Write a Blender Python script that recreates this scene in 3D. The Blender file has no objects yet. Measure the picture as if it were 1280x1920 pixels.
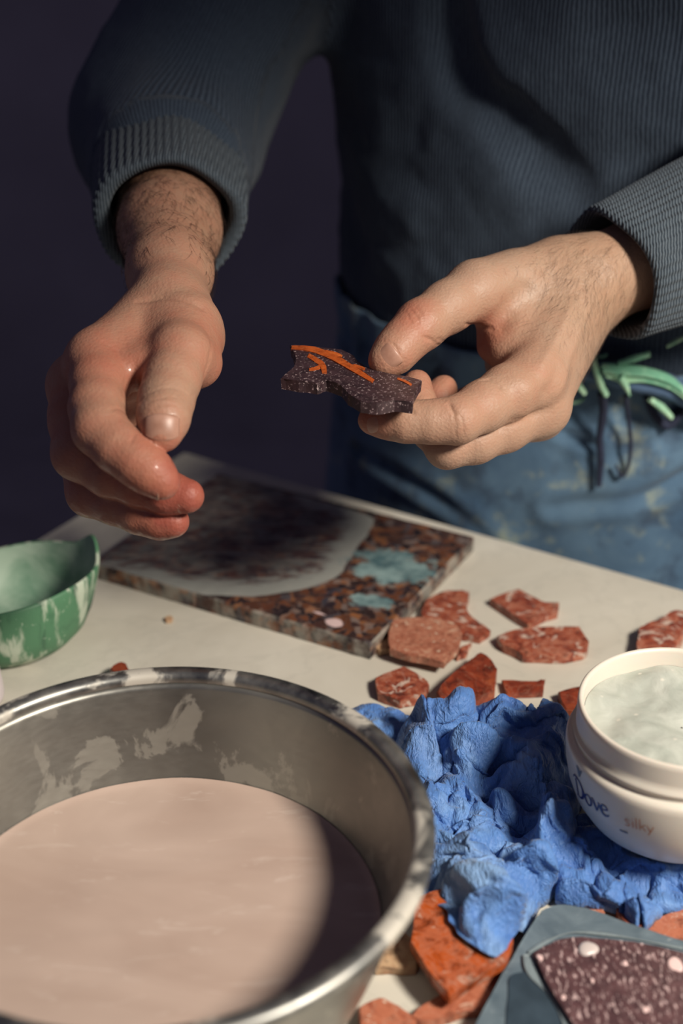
import bpy, bmesh, math, random
import numpy as np
from mathutils import Vector, Matrix

# ------------------------------------------------------------------ camera, light, exposure
SC = bpy.context.scene
COL = SC.collection
F_PX, CX, CY = 2667.0, 640.0, 960.0          # focal length in pixels of the 1280x1920 frame
PITCH = math.radians(27.5)
CAM = np.array([0.0, 0.0, 0.45])             # the table top is z = 0
cam_d = bpy.data.cameras.new('camera')
cam = bpy.data.objects.new('camera', cam_d); COL.objects.link(cam)
cam.location = CAM
cam.rotation_euler = (math.pi / 2 - PITCH, 0, 0)
cam_d.sensor_fit = 'VERTICAL'; cam_d.sensor_height = 36.0; cam_d.sensor_width = 24.0
cam_d.lens = 36.0 * F_PX / 1920.0
cam_d.clip_start = 0.01
cam_d.dof.use_dof = True; cam_d.dof.focus_distance = 0.69; cam_d.dof.aperture_fstop = 4.5
SC.camera = cam
SC.view_settings.view_transform = 'Standard'
SC.view_settings.look = 'None'
SC.view_settings.gamma = 1.0
SC.view_settings.exposure = 0.0
SC.view_settings.use_curve_mapping = False

world = bpy.data.worlds.new('world'); SC.world = world
world.use_nodes = True
world.node_tree.nodes['Background'].inputs[0].default_value = (0.42, 0.38, 0.62, 1)
world.node_tree.nodes['Background'].inputs[1].default_value = 0.14

def spot(name, loc, target, radius, power, color, half_deg, blend):
    l = bpy.data.lights.new(name, 'SPOT'); l.shadow_soft_size = radius; l.energy = power; l.color = color
    l.spot_size = math.radians(2 * half_deg); l.spot_blend = blend
    o = bpy.data.objects.new(name, l); COL.objects.link(o); o.location = loc
    o.rotation_euler = (Vector(target) - Vector(loc)).to_track_quat('-Z', 'Y').to_euler()
    return o
# a shaded work lamp clamped to the right of the table, aimed down at the work
spot('work_lamp_light', (0.61, 0.07, 0.80), (0.18, 0.535, 0.04), 0.105, 77.0, (1.0, 0.92, 0.80), 27, 0.60)

# ------------------------------------------------------------------ helpers
def ray(px, py):
    x = (px - CX) / F_PX; y = -(py - CY) / F_PX
    return np.array([x, math.cos(PITCH) + y * math.sin(PITCH), -math.sin(PITCH) + y * math.cos(PITCH)])
def D(px, py, d):                      # a point seen at a pixel, at a distance along the view axis
    return CAM + ray(px, py) * d
def U(px, py, z=0.0):                  # a point seen at a pixel, on the level z
    r = ray(px, py); return CAM + r * ((z - CAM[2]) / r[2])

def new_mesh(name, verts, faces, mat=None, parent=None, smooth=True, col=None):
    me = bpy.data.meshes.new(name)
    v = np.asarray(verts, dtype=np.float32)
    if isinstance(faces, np.ndarray):
        n, k = faces.shape
        me.vertices.add(len(v)); me.vertices.foreach_set('co', v.ravel())
        me.loops.add(n * k); me.loops.foreach_set('vertex_index', faces.astype(np.int32).ravel())
        me.polygons.add(n)
        me.polygons.foreach_set('loop_start', np.arange(0, n * k, k, dtype=np.int32))
        me.update(calc_edges=True)
    else:
        me.from_pydata([tuple(map(float, p)) for p in v], [], faces); me.update()
    me.validate()
    if smooth: me.polygons.foreach_set('use_smooth', np.ones(len(me.polygons), dtype=bool))
    if col is not None:
        for k, arr in col.items():
            if arr.ndim == 1:
                a = me.attributes.new(k, 'FLOAT', 'POINT'); a.data.foreach_set('value', arr.astype(np.float32))
            elif arr.shape[1] == 3:
                a = me.attributes.new(k, 'FLOAT_VECTOR', 'POINT'); a.data.foreach_set('vector', arr.astype(np.float32).ravel())
    o = bpy.data.objects.new(name, me); COL.objects.link(o)
    if mat: me.materials.append(mat)
    if parent: o.parent = parent
    return o
def from_bm(name, bm, mat=None, parent=None, smooth=False):
    me = bpy.data.meshes.new(name); bm.normal_update(); bm.to_mesh(me); bm.free()
    if smooth: me.polygons.foreach_set('use_smooth', np.ones(len(me.polygons), dtype=bool))
    o = bpy.data.objects.new(name, me); COL.objects.link(o)
    if mat: me.materials.append(mat)
    if parent: o.parent = parent
    return o
def tag(o, label, cat, group=None, kind=None):
    o['label'] = label; o['category'] = cat
    if group: o['group'] = group
    if kind: o['kind'] = kind
    return o
def empty(name, loc=(0, 0, 0)):
    o = bpy.data.objects.new(name, None); COL.objects.link(o); o.location = loc; o.empty_display_size = 0.02
    return o
def rebase(root, loc):
    """put a thing's Empty at its base while its parts stay where they are"""
    root.location = loc
    for c in root.children: c.matrix_parent_inverse = Matrix.Translation(-Vector(loc))

def grid_faces(nu, nv, close_u=False, close_v=False):
    iu = np.arange(nu if close_u else nu - 1); iv = np.arange(nv if close_v else nv - 1)
    a, b = np.meshgrid(iu, iv, indexing='ij'); a = a.ravel(); b = b.ravel()
    a2 = (a + 1) % nu; b2 = (b + 1) % nv
    return np.stack([a * nv + b, a2 * nv + b, a2 * nv + b2, a * nv + b2], 1)
def lathe(name, profile, n, mat, parent=None, center=(0, 0, 0), rot=None, fn=None, smooth=True):
    """profile (r, z) outwards-up, revolved; fn(theta, r, z) may deform it"""
    pr = np.array(profile, float); th = np.linspace(0, 2 * np.pi, n, endpoint=False)
    T, R = np.meshgrid(th, pr[:, 0], indexing='ij'); Z = np.broadcast_to(pr[:, 1], R.shape)
    if fn: R, Z = fn(T, R, Z)
    V = np.stack([R * np.cos(T), R * np.sin(T), Z], 2).reshape(-1, 3)
    if rot is not None: V = V @ np.array(rot).T
    V = V + np.array(center)
    return new_mesh(name, V, grid_faces(n, len(pr), close_u=True), mat, parent, smooth)
def smooth_curve(pts, n):
    """Catmull-Rom through points"""
    p = np.array(pts, float); p = np.vstack([2 * p[0] - p[1], p, 2 * p[-1] - p[-2]])
    m = len(p) - 3; t = np.linspace(0, m - 1e-6, n); i = t.astype(int); f = (t - i)[:, None]
    a, b, c, d = p[i], p[i + 1], p[i + 2], p[i + 3]
    return 0.5 * ((2 * b) + (-a + c) * f + (2 * a - 5 * b + 4 * c - d) * f ** 2 + (-a + 3 * b - 3 * c + d) * f ** 3)
def tube_arrays(path, rad, seg=10, flat=None):
    P = np.array(path, float); n = len(P); R = np.broadcast_to(np.array(rad, float), (n,)) if np.ndim(rad) <= 1 else rad
    T = np.gradient(P, axis=0); T /= np.linalg.norm(T, axis=1)[:, None] + 1e-12
    u = np.cross(T[0], [0, 0, 1.0]);
    if np.linalg.norm(u) < 1e-3: u = np.cross(T[0], [1.0, 0, 0])
    V = []
    for i in range(n):
        u = u - T[i] * (u @ T[i]); u /= np.linalg.norm(u) + 1e-12; w = np.cross(T[i], u)
        a = np.linspace(0, 2 * np.pi, seg, endpoint=False)
        fl = 1.0 if flat is None else flat
        V.append(P[i] + R[i] * (np.cos(a)[:, None] * u + fl * np.sin(a)[:, None] * w))
    V = np.vstack(V); F = [tuple(int(x) for x in f) for f in grid_faces(n, seg, close_v=True)]
    F.append(tuple(range(seg))[::-1]); F.append(tuple(range((n - 1) * seg, n * seg)))
    return V, F
def tube(name, path, rad, mat, parent=None, seg=10, flat=None):
    V, F = tube_arrays(path, rad, seg, flat); return new_mesh(name, V, F, mat, parent)

def hash3(ix, iy, iz, seed):
    h = (ix.astype(np.int64) * 374761393 + iy.astype(np.int64) * 668265263 + iz.astype(np.int64) * 2147483647 + seed * 974711) & 0x7fffffff
    h = ((h ^ (h >> 13)) * 1274126177) & 0x7fffffff
    return ((h ^ (h >> 16)) & 0xffff) / 32767.5 - 1.0
def vnoise(p, scale, seed=0, octaves=1):
    out = 0; amp = 1.0; q = np.asarray(p, float) * scale
    for o in range(octaves):
        i = np.floor(q).astype(np.int64); f = q - i; f = f * f * (3 - 2 * f)
        r = 0
        for dx in (0, 1):
            for dy in (0, 1):
                for dz in (0, 1):
                    w = (f[:, 0] if dx else 1 - f[:, 0]) * (f[:, 1] if dy else 1 - f[:, 1]) * (f[:, 2] if dz else 1 - f[:, 2])
                    r = r + w * hash3(i[:, 0] + dx, i[:, 1] + dy, i[:, 2] + dz, seed + o * 17)
        out = out + r * amp; amp *= 0.5; q = q * 2.03
    return out

def seg_dist(V, a, b):
    ab = b - a; t = np.clip(((V - a) @ ab) / (ab @ ab + 1e-12), 0, 1); return np.linalg.norm(V - a - t[:, None] * ab, axis=1)
def pline_dist(V, pts):
    d = np.full(len(V), 9.0)
    for a, b in zip(pts[:-1], pts[1:]): d = np.minimum(d, seg_dist(V, a, b))
    return d

# ------------------------------------------------------------------ materials
class MB:
    """small node-material builder"""
    def __init__(s, name):
        s.m = bpy.data.materials.new(name); s.m.use_nodes = True; s.t = s.m.node_tree
        s.b = s.t.nodes['Principled BSDF']
    def n(s, kind, **kw):
        nd = s.t.nodes.new(kind)
        for k, v in kw.items():
            if hasattr(nd, k): setattr(nd, k, v)
            else:
                key = k.replace('_', ' ')
                nd.inputs[key if key in nd.inputs else key.title()].default_value = v
        return nd
    def link(s, a, b): s.t.links.new(a, b)
    def coord(s, kind='Object'): return s.n('ShaderNodeTexCoord').outputs[kind]
    def mapping(s, co, scale=(1, 1, 1), rot=(0, 0, 0), loc=(0, 0, 0)):
        m = s.n('ShaderNodeMapping'); m.inputs['Scale'].default_value = scale; m.inputs['Rotation'].default_value = rot
        m.inputs['Location'].default_value = loc; s.link(co, m.inputs['Vector']); return m.outputs[0]
    def noise(s, co, scale, detail=4, rough=0.55, dist=0.0, out='Fac'):
        t = s.n('ShaderNodeTexNoise'); t.inputs['Scale'].default_value = scale; t.inputs['Detail'].default_value = detail
        t.inputs['Roughness'].default_value = rough; t.inputs['Distortion'].default_value = dist
        s.link(co, t.inputs['Vector']); return t.outputs[out]
    def voronoi(s, co, scale, out='Distance', feature='F1', rand=1.0):
        t = s.n('ShaderNodeTexVoronoi'); t.feature = feature; t.inputs['Scale'].default_value = scale
        t.inputs['Randomness'].default_value = rand; s.link(co, t.inputs['Vector']); return t.outputs[out]
    def ramp(s, fac, stops, interp='LINEAR'):
        r = s.n('ShaderNodeValToRGB'); e = r.color_ramp.elements; r.color_ramp.interpolation = interp
        while len(e) < len(stops): e.new(0.5)
        for i, (p, c) in enumerate(stops):
            e[i].position = p
            e[i].color = (c, c, c, 1) if not isinstance(c, tuple) else (c + (1,) if len(c) == 3 else c)
        s.link(fac, r.inputs[0]); return r.outputs[0]
    def mix(s, fac, a, b, mode='MIX'):
        m = s.n('ShaderNodeMix'); m.data_type = 'RGBA'; m.blend_type = mode
        for k, v in ((0, fac), (6, a), (7, b)):
            if isinstance(v, (int, float)): m.inputs[k].default_value = v
            elif isinstance(v, tuple): m.inputs[k].default_value = v + (1,) if len(v) == 3 else v
            else: s.link(v, m.inputs[k])
        return m.outputs[2]
    def math(s, op, a, b=0.0, clamp=False):
        m = s.n('ShaderNodeMath'); m.operation = op; m.use_clamp = clamp
        for k, v in ((0, a), (1, b)):
            if isinstance(v, (int, float)): m.inputs[k].default_value = v
            else: s.link(v, m.inputs[k])
        return m.outputs[0]
    def attr(s, name, out='Fac'):
        a = s.n('ShaderNodeAttribute'); a.attribute_name = name; return a.outputs[out]
    def set(s, **kw):
        for k, v in kw.items():
            i = s.b.inputs[k.replace('_', ' ')]
            if isinstance(v, (int, float)): i.default_value = v
            elif isinstance(v, tuple): i.default_value = v + (1,) if len(v) == 3 and len(i.default_value) == 4 else v
            else: s.link(v, i)
        return s
    def bump(s, h, strength=0.3, dist=0.001):
        b = s.n('ShaderNodeBump'); b.inputs['Strength'].default_value = strength; b.inputs['Distance'].default_value = dist
        s.link(h, b.inputs['Height']); s.link(b.outputs[0], s.b.inputs['Normal']); return s
def srgb(r, g, b):
    f = lambda c: (c / 255 / 12.92) if c / 255 <= 0.04045 else ((c / 255 + 0.055) / 1.055) ** 2.4
    return (f(r), f(g), f(b))

def m_plain(name, col, rough=0.5, metal=0.0, noise_amt=0.12, noise_scale=40, bump=0.0):
    m = MB(name); co = m.coord()
    n = m.noise(co, noise_scale)
    c = m.mix(m.ramp(n, [(0.3, 0.0), (0.7, 1.0)]), tuple(x * (1 - noise_amt) for x in col), tuple(min(1, x * (1 + noise_amt)) for x in col))
    m.set(Base_Color=c, Roughness=rough, Metallic=metal)
    if bump: m.bump(m.noise(co, noise_scale * 4), bump, 0.001)
    return m.m

# ------------------------------------------------------------------ the setting: floor and back wall of a dark workshop
m_floor = m_plain('floor_concrete', (0.30, 0.28, 0.30), 0.8, noise_scale=6)
m_wall = m_plain('wall_paint', (0.33, 0.31, 0.33), 0.85, noise_scale=3)
def box(name, lo, hi, mat, parent=None, bevel=0.0):
    bm = bmesh.new(); bmesh.ops.create_cube(bm, size=1.0)
    lo = np.array(lo); hi = np.array(hi)
    for v in bm.verts: v.co = Vector((lo + hi) / 2 + np.array(v.co) * (hi - lo))
    if bevel: bmesh.ops.bevel(bm, geom=bm.edges[:] , offset=bevel, segments=2, affect='EDGES')
    return from_bm(name, bm, mat, parent)
FZ = -0.90
o = box('floor', (-2.2, -1.2, FZ - 0.05), (2.2, 3.0, FZ), m_floor); o['kind'] = 'structure'
o = box('wall_back', (-2.2, 3.0, FZ - 0.05), (2.2, 3.1, 1.9), m_wall); o['kind'] = 'structure'

# ------------------------------------------------------------------ table with a worn pale marble top
def mat_marble():
    m = MB('pale_marble'); co = m.coord()
    a = m.noise(co, 5, 6, 0.6, 1.2); b = m.noise(co, 28, 5, 0.6)
    c = m.mix(m.ramp(a, [(0.35, 0.0), (0.65, 1.0)]), srgb(186, 180, 167), srgb(204, 199, 187))
    vein = m.ramp(m.noise(m.mapping(co, (1, 1, 1), (0, 0, 0.6)), 7, 8, 0.65, 2.2), [(0.47, 0.0), (0.5, 1.0), (0.53, 0.0)])
    c = m.mix(m.math('MULTIPLY', vein, 0.16), c, srgb(150, 148, 140))
    smear = m.ramp(b, [(0.58, 0.0), (0.72, 1.0)])
    c = m.mix(m.math('MULTIPLY', smear, 0.25), c, srgb(165, 160, 148))
    m.set(Base_Color=c, Roughness=m.ramp(b, [(0.3, 0.34), (0.7, 0.6)])); m.bump(b, 0.08, 0.001)
    return m.m
m_marble = mat_marble()
m_iron = m_plain('dark_iron', (0.03, 0.03, 0.032), 0.5, 0.6)
E1 = np.array([0.853, -0.522, 0]); E2 = np.array([-0.522, -0.853, 0])
CORNER = np.array([-0.118, 0.964, 0.0])
table = empty('work_table', (0, 0, FZ))
bm = bmesh.new()
tw, td = 1.45, 1.05
vs = []
for z in (-0.03, 0.0):
    for a, b in ((0, 0), (tw, 0), (tw, td), (0, td)):
        vs.append(bm.verts.new(Vector(CORNER + E1 * a + E2 * b + np.array([0, 0, z]))))
for f in ((3, 2, 1, 0), (4, 5, 6, 7), (0, 1, 5, 4), (1, 2, 6, 5), (2, 3, 7, 6), (3, 0, 4, 7)): bm.faces.new([vs[i] for i in f])
bmesh.ops.recalc_face_normals(bm, faces=bm.faces[:])
bmesh.ops.bevel(bm, geom=bm.edges[:], offset=0.003, segments=3, affect='EDGES')
from_bm('table_top', bm, m_marble, table)
for a, b in ((0.07, 0.07), (tw - 0.07, 0.07), (tw - 0.07, td - 0.07), (0.07, td - 0.07)):
    c = CORNER + E1 * a + E2 * b
    box('leg', (c[0] - 0.025, c[1] - 0.025, FZ), (c[0] + 0.025, c[1] + 0.025, -0.03), m_iron, table, 0.004)
for b in (0.07, td - 0.07):
    p0 = CORNER + E1 * 0.07 + E2 * b + [0, 0, -0.06]; p1 = CORNER + E1 * (tw - 0.07) + E2 * b + [0, 0, -0.06]
    tube('apron_rail', np.linspace(p0, p1, 4), 0.018, m_iron, table, 8)
rebase(table, (0.3, 0.35, FZ))
tag(table, 'worn work table with a pale marble top under the stones and basin', 'table')

# ------------------------------------------------------------------ steel basin of muddy water
def mat_steel():
    m = MB('stained_steel'); co = m.coord()
    film = m.ramp(m.noise(m.mapping(co, (1, 1, 0.8)), 42, 6, 0.62, 0.4), [(0.49, 0.0), (0.57, 1.0)])
    haze = m.ramp(m.noise(co, 11, 3), [(0.3, 0.10), (0.7, 0.42)])
    f2 = m.math('MAXIMUM', m.math('MULTIPLY', film, 0.42), haze)
    fine = m.noise(m.mapping(co, (1, 1, 3)), 160, 3)
    c = m.mix(f2, srgb(100, 102, 102), srgb(204, 198, 184))
    m.set(Base_Color=c, Metallic=m.ramp(f2, [(0.0, 1.0), (1.0, 0.15)]),
          Roughness=m.math('ADD', m.math('MULTIPLY', f2, 0.25), m.ramp(fine, [(0.3, 0.26), (0.7, 0.36)])))
    m.bump(m.noise(co, 45, 3), 0.10, 0.002)
    return m.m
def mat_rim():
    m = MB('steel_rim_with_slurry'); co = m.coord()
    film = m.ramp(m.noise(co, 24, 5, 0.6, 0.4), [(0.52, 0.0), (0.58, 1.0)])
    soft = m.ramp(m.noise(co, 60, 4), [(0.35, 0.0), (0.7, 0.35)])
    f2 = m.math('MAXIMUM', m.math('MULTIPLY', film, 0.85), soft)
    c = m.mix(f2, srgb(112, 114, 114), srgb(196, 190, 178))
    m.set(Base_Color=c, Metallic=m.ramp(f2, [(0.0, 1.0), (1.0, 0.1)]), Roughness=m.ramp(f2, [(0.0, 0.33), (1.0, 0.65)]))
    m.bump(film, 0.15, 0.0004)
    return m.m
def mat_liquid():
    m = MB('muddy_water'); co = m.coord()
    n = m.noise(m.mapping(co, (1, 2.2, 1), (0, 0, 0.3)), 9, 4, 0.5, 1.5)
    c = m.mix(m.ramp(n, [(0.3, 0.0), (0.75, 1.0)]), srgb(170, 148, 136), srgb(186, 165, 153))
    froth = m.ramp(m.noise(m.mapping(co, (1, 4, 1), (0, 0, 0.25)), 30, 5, 0.7, 1.0), [(0.58, 0.0), (0.74, 1.0)])
    c = m.mix(m.math('MULTIPLY', froth, 0.4), c, srgb(214, 200, 190))
    m.set(Base_Color=c, Roughness=0.22, IOR=1.33, Specular_IOR_Level=0.35)
    m.bump(m.noise(co, 14, 2), 0.06, 0.004)
    return m.m
BC = np.array([-0.0733, 0.4328, 0.0]); BR = 0.1097; BH = 0.09
m_steel, m_rim, m_liquid = mat_steel(), mat_rim(), mat_liquid()
basin = empty('steel_basin', BC)
WALL = [(0.0, 0.0015), (0.055, 0.0015), (0.068, 0.004), (0.076, 0.010), (0.084, 0.025), (0.0895, 0.040), (0.0945, 0.056), (0.098, 0.07), (0.1005, 0.082), (0.1015, 0.0855)]
outer = [(r + 0.0011, max(0.0, z - 0.0012)) for r, z in WALL]
o = lathe('bowl_body', outer + WALL[::-1], 160, m_steel, basin, BC); o.matrix_parent_inverse = Matrix.Translation(-Vector(BC))
rim_prof = [(0.1012, 0.0852), (0.1012, 0.0872), (0.1022, 0.0890), (0.1042, 0.0898), (0.1070, 0.0897), (0.1088, 0.0888), (0.1097, 0.0870), (0.1092, 0.0850), (0.1076, 0.0842), (0.1052, 0.0845), (0.1030, 0.0846)]
o = lathe('rolled_rim', rim_prof + rim_prof[:1], 160, m_rim, basin, BC); o.matrix_parent_inverse = Matrix.Translation(-Vector(BC))
nr, nt = 40, 128
V = [(0, 0, 0.04)]; rr = np.linspace(0.0004, 0.0893, nr)
T = np.linspace(0, 2 * np.pi, nt, endpoint=False)
Rg, Tg = np.meshgrid(rr, T, indexing='ij')
P = np.stack([Rg * np.cos(Tg), Rg * np.sin(Tg), np.full(Rg.shape, 0.04)], 2).reshape(-1, 3)
P[:, 2] += 0.00025 * vnoise(P * [1, 2, 1], 45, 3, 2) * np.clip(np.hypot(P[:, 0], P[:, 1]) / 0.01, 0, 1) + 0.0008 * np.exp(-(0.0893 - np.hypot(P[:, 0], P[:, 1])) / 0.0012)
Fq = [tuple(int(x) for x in f) for f in grid_faces(nr, nt, close_v=True) + 1]
Fq = Fq + [(0, 1 + j, 1 + (j + 1) % nt) for j in range(nt)]
o = new_mesh('muddy_water', np.vstack([V, P]) + BC, Fq, m_liquid, basin); o.matrix_parent_inverse = Matrix.Translation(-Vector(BC))
tag(basin, 'round stainless steel basin filled with pinkish beige muddy water', 'basin')

# ------------------------------------------------------------------ breccia slab
S_T = 0.011
s_r, s_f, s_l = U(886, 1006, S_T), U(693, 1206, S_T), U(186, 1046, S_T)
ex = s_r - s_f; ey = s_l - s_f
ey = ey - ex * (ex @ ey) / (ex @ ex); lx, ly = np.linalg.norm(ex), np.linalg.norm(ey); ex /= lx; ey /= ly
def mat_breccia(slurry):
    m = MB('breccia_wet' if slurry else 'breccia_side'); co = m.coord()
    w = m.n('ShaderNodeVectorMath'); w.operation = 'MULTIPLY_ADD'
    m.link(m.noise(co, 60, 3, out='Color'), w.inputs[0]); w.inputs[1].default_value = (0.022,) * 3; m.link(co, w.inputs[2]); cw = w.outputs[0]
    cell = m.n('ShaderNodeSeparateColor'); m.link(m.voronoi(cw, 190, 'Color'), cell.inputs[0])
    c = m.ramp(cell.outputs[0], [(0.0, srgb(34, 28, 32)), (0.28, srgb(60, 42, 38)), (0.48, srgb(112, 66, 42)), (0.62, srgb(44, 36, 42)), (0.80, srgb(136, 88, 56)), (0.93, srgb(120, 104, 98)), (1.0, srgb(52, 52, 62))])
    n2 = m.noise(co, 90, 5, 0.65); c = m.mix(m.ramp(n2, [(0.3, 0.55), (0.55, 0.0)]), c, srgb(26, 22, 26))
    ed = m.ramp(m.voronoi(cw, 190, 'Distance', 'DISTANCE_TO_EDGE'), [(0.0, 1.0), (0.08, 0.0)])
    c = m.mix(m.math('MULTIPLY', ed, 0.5), c, srgb(95, 80, 76))
    if slurry:
        a = m.attr('slurry'); b = m.attr('teal'); k = m.attr('pink')
        sw = m.noise(m.mapping(co, (1, 2.6, 1), (0, 0, 0.55)), 38, 5, 0.6, 1.6)
        edge = m.math('ADD', a, m.math('MULTIPLY', m.math('SUBTRACT', m.noise(co, 34, 4), 0.5), 0.7))
        deep = m.math('ADD', m.attr('deep'), m.math('MULTIPLY', m.math('SUBTRACT', sw, 0.5), 0.45))
        inner = m.ramp(deep, [(0.66, 0.0), (0.80, 1.0)])
        sl = m.mix(m.math('MULTIPLY', inner, m.ramp(sw, [(0.40, 0.0), (0.58, 1.0)])), srgb(152, 153, 147), srgb(92, 72, 76))  # purple swirl inside the slurry, its colour also darkened to deepen the shadow
        op = m.ramp(inner, [(0.0, 1.0), (1.0, 0.55)])
        c = m.mix(m.math('MULTIPLY', m.ramp(edge, [(0.44, 0.0), (0.53, 0.97)]), op), c, sl)
        te = m.math('ADD', b, m.math('MULTIPLY', m.math('SUBTRACT', m.noise(co, 70, 6, 0.7), 0.5), 1.5))
        c = m.mix(m.ramp(te, [(0.44, 0.0), (0.56, 0.95)]), c, m.mix(m.ramp(m.noise(co, 60, 5, 0.65), [(0.38, 0.0), (0.62, 1.0)]), srgb(70, 98, 104), srgb(134, 158, 158)))
        c = m.mix(m.ramp(m.math('ADD', k, m.math('MULTIPLY', m.math('SUBTRACT', m.noise(co, 120, 3), 0.5), 0.4)), [(0.45, 0.0), (0.55, 1.0)]), c, srgb(205, 178, 176))
        m.set(Roughness=0.34)
    else:
        dust = m.ramp(m.noise(co, 70, 4, 0.6), [(0.42, 0.0), (0.6, 0.75)])
        c = m.mix(dust, c, srgb(150, 146, 136)); m.set(Roughness=0.6)
    m.set(Base_Color=c); m.bump(m.noise(co, 200, 3), 0.15, 0.0006)
    return m.m
m_brec, m_brecs = mat_breccia(True), mat_breccia(False)
slab = empty('stone_slab', s_f)
nx, ny = 60, 90
g0, g1 = np.meshgrid(np.linspace(0, lx, nx), np.linspace(0, ly, ny), indexing='ij')
P = s_f + g0.ravel()[:, None] * ex + g1.ravel()[:, None] * ey
P[:, 2] = S_T + 0.00025 * vnoise(P, 120, 5, 2)
inv = np.c_[g0.ravel(), g1.ravel()]
def slab_uv(px, py):
    p = U(px, py, S_T) - s_f; return np.array([p @ ex, p @ ey])
def blob(c, r1, r2, ang=0.0):
    d = inv - c; ca, sa = math.cos(ang), math.sin(ang)
    u = d[:, 0] * ca + d[:, 1] * sa; v = -d[:, 0] * sa + d[:, 1] * ca
    return np.clip(1.0 - 0.5 * np.hypot(u / r1, v / r2), 0, 1)
def poly_mask(pxs, soft):
    q = np.array([slab_uv(*p) for p in pxs]); q = smooth_curve(list(q[-2:]) + list(q) + list(q[:2]), 10 * (len(q) + 3) + 1)[20:-20]; n = len(q); inside = np.zeros(len(inv), bool); dist = np.full(len(inv), 9.0)
    for i in range(n):
        a, b = q[i], q[(i + 1) % n]
        cond = ((a[1] > inv[:, 1]) != (b[1] > inv[:, 1])) & (inv[:, 0] < (b[0] - a[0]) * (inv[:, 1] - a[1]) / (b[1] - a[1] + 1e-12) + a[0])
        inside ^= cond
        t = np.clip(((inv - a) @ (b - a)) / ((b - a) @ (b - a)), 0, 1); dist = np.minimum(dist, np.linalg.norm(inv - a - t[:, None] * (b - a), axis=1))
    return np.clip(0.5 + np.where(inside, dist, -dist) / soft, 0, 1)
slurry = poly_mask([(150, 1040), (230, 1085), (330, 1108), (470, 1117), (560, 1105), (625, 1085), (660, 1040), (690, 1000), (692, 968), (560, 930), (400, 890), (250, 900)], 0.012)
deep = poly_mask([(100, 1050), (230, 1085), (330, 1108), (470, 1117), (560, 1105), (625, 1085), (660, 1040), (690, 1000), (692, 968), (560, 900), (400, 850), (200, 880)], 0.075)
teal = np.maximum(blob(slab_uv(735, 1062), 0.020, 0.026, 0.2), blob(slab_uv(690, 1127), 0.006, 0.017, 0.3))
pink = np.maximum(blob(slab_uv(627, 1168), 0.0045, 0.0058), 0.8 * blob(slab_uv(600, 1150), 0.002, 0.006))
top = new_mesh('slab_top', P, grid_faces(nx, ny), m_brec, slab, True, {'slurry': slurry, 'deep': deep, 'teal': teal, 'pink': pink})
# the four sawn sides and the bottom
ring = [i * ny for i in range(nx)] + [(nx - 1) * ny + j for j in range(1, ny)] + [i * ny + ny - 1 for i in range(nx - 2, -1, -1)] + [j for j in range(ny - 2, 0, -1)]
Pt = P[ring]; Pb = Pt.copy(); Pb[:, 2] = 0.0003
mid = (s_f + ex * lx / 2 + ey * ly / 2); jit = vnoise(np.c_[Pt[:, :2], Pt[:, 2] * 0], 160, 9, 2)
Pm = Pt.copy(); Pm[:, 2] -= 0.0014; out = (Pt - mid); out[:, 2] = 0; out /= np.linalg.norm(out, axis=1)[:, None]
Pm += out * (0.0009 + 0.0004 * jit[:, None]); Pb += out * (0.0007 + 0.0003 * jit[:, None])
n = len(ring); Fs = []
for i in range(n):
    j = (i + 1) % n; Fs += [(i, i + n, j + n, j), (i + n, i + 2 * n, j + 2 * n, j + n)]
Fs.append(tuple(range(2 * n, 3 * n)))
new_mesh('sawn_sides', np.vstack([Pt, Pm, Pb]), Fs, m_brecs, slab, False)
rebase(slab, (mid[0], mid[1], 0))
tag(slab, 'rectangular brown breccia stone slab smeared with grey slurry on the table', 'stone slab')

# ------------------------------------------------------------------ broken stone pieces
def mat_stone(name, ramp_cols, white, scale=90, wamt=0.55, rough=0.45, dots=None):
    m = MB(name); co = m.coord()
    info = m.n('ShaderNodeObjectInfo'); off = m.n('ShaderNodeVectorMath'); off.operation = 'SCALE'
    comb = m.n('ShaderNodeCombineXYZ')
    for i in range(3): m.link(info.outputs['Random'], comb.inputs[i])
    m.link(comb.outputs[0], off.inputs[0]); off.inputs['Scale'].default_value = 7.0
    add = m.n('ShaderNodeVectorMath'); add.operation = 'ADD'; m.link(co, add.inputs[0]); m.link(off.outputs[0], add.inputs[1]); co = add.outputs[0]
    n1 = m.noise(co, scale, 6, 0.62, 1.2); n2 = m.noise(co, scale * 0.6, 5, 0.6, 2.0)
    c = m.ramp(n1, ramp_cols)
    c = m.mix(m.ramp(n2, [(wamt, 0.0), (wamt + 0.06, 0.9)]), c, white)
    vein = m.ramp(m.noise(co, scale * 0.5, 7, 0.6, 3.0), [(0.49, 0.0), (0.5, 1.0), (0.51, 0.0)])
    c = m.mix(m.math('MULTIPLY', vein, 0.35), c, white)
    c = m.mix(m.ramp(m.noise(co, scale * 1.7, 4, 0.7), [(0.33, 0.6), (0.45, 0.0)]), c, tuple(x * 0.35 for x in ramp_cols[0][1]))
    m.set(Base_Color=c, Roughness=rough); m.bump(m.noise(co, scale * 4, 4), 0.25, 0.0006)
    return m.m
RED = [(0.30, srgb(70, 32, 26)), (0.42, srgb(122, 54, 38)), (0.52, srgb(146, 74, 52)), (0.60, srgb(164, 104, 82)), (0.72, srgb(110, 48, 34))]
m_redwhite = mat_stone('red_white_jasper', RED, srgb(190, 168, 154), 110, 0.57)
m_pinkred = mat_stone('pink_red_marble', [(0.3, srgb(128, 68, 50)), (0.5, srgb(164, 104, 82)), (0.7, srgb(182, 136, 110))], srgb(196, 172, 150), 170, 0.58)
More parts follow.
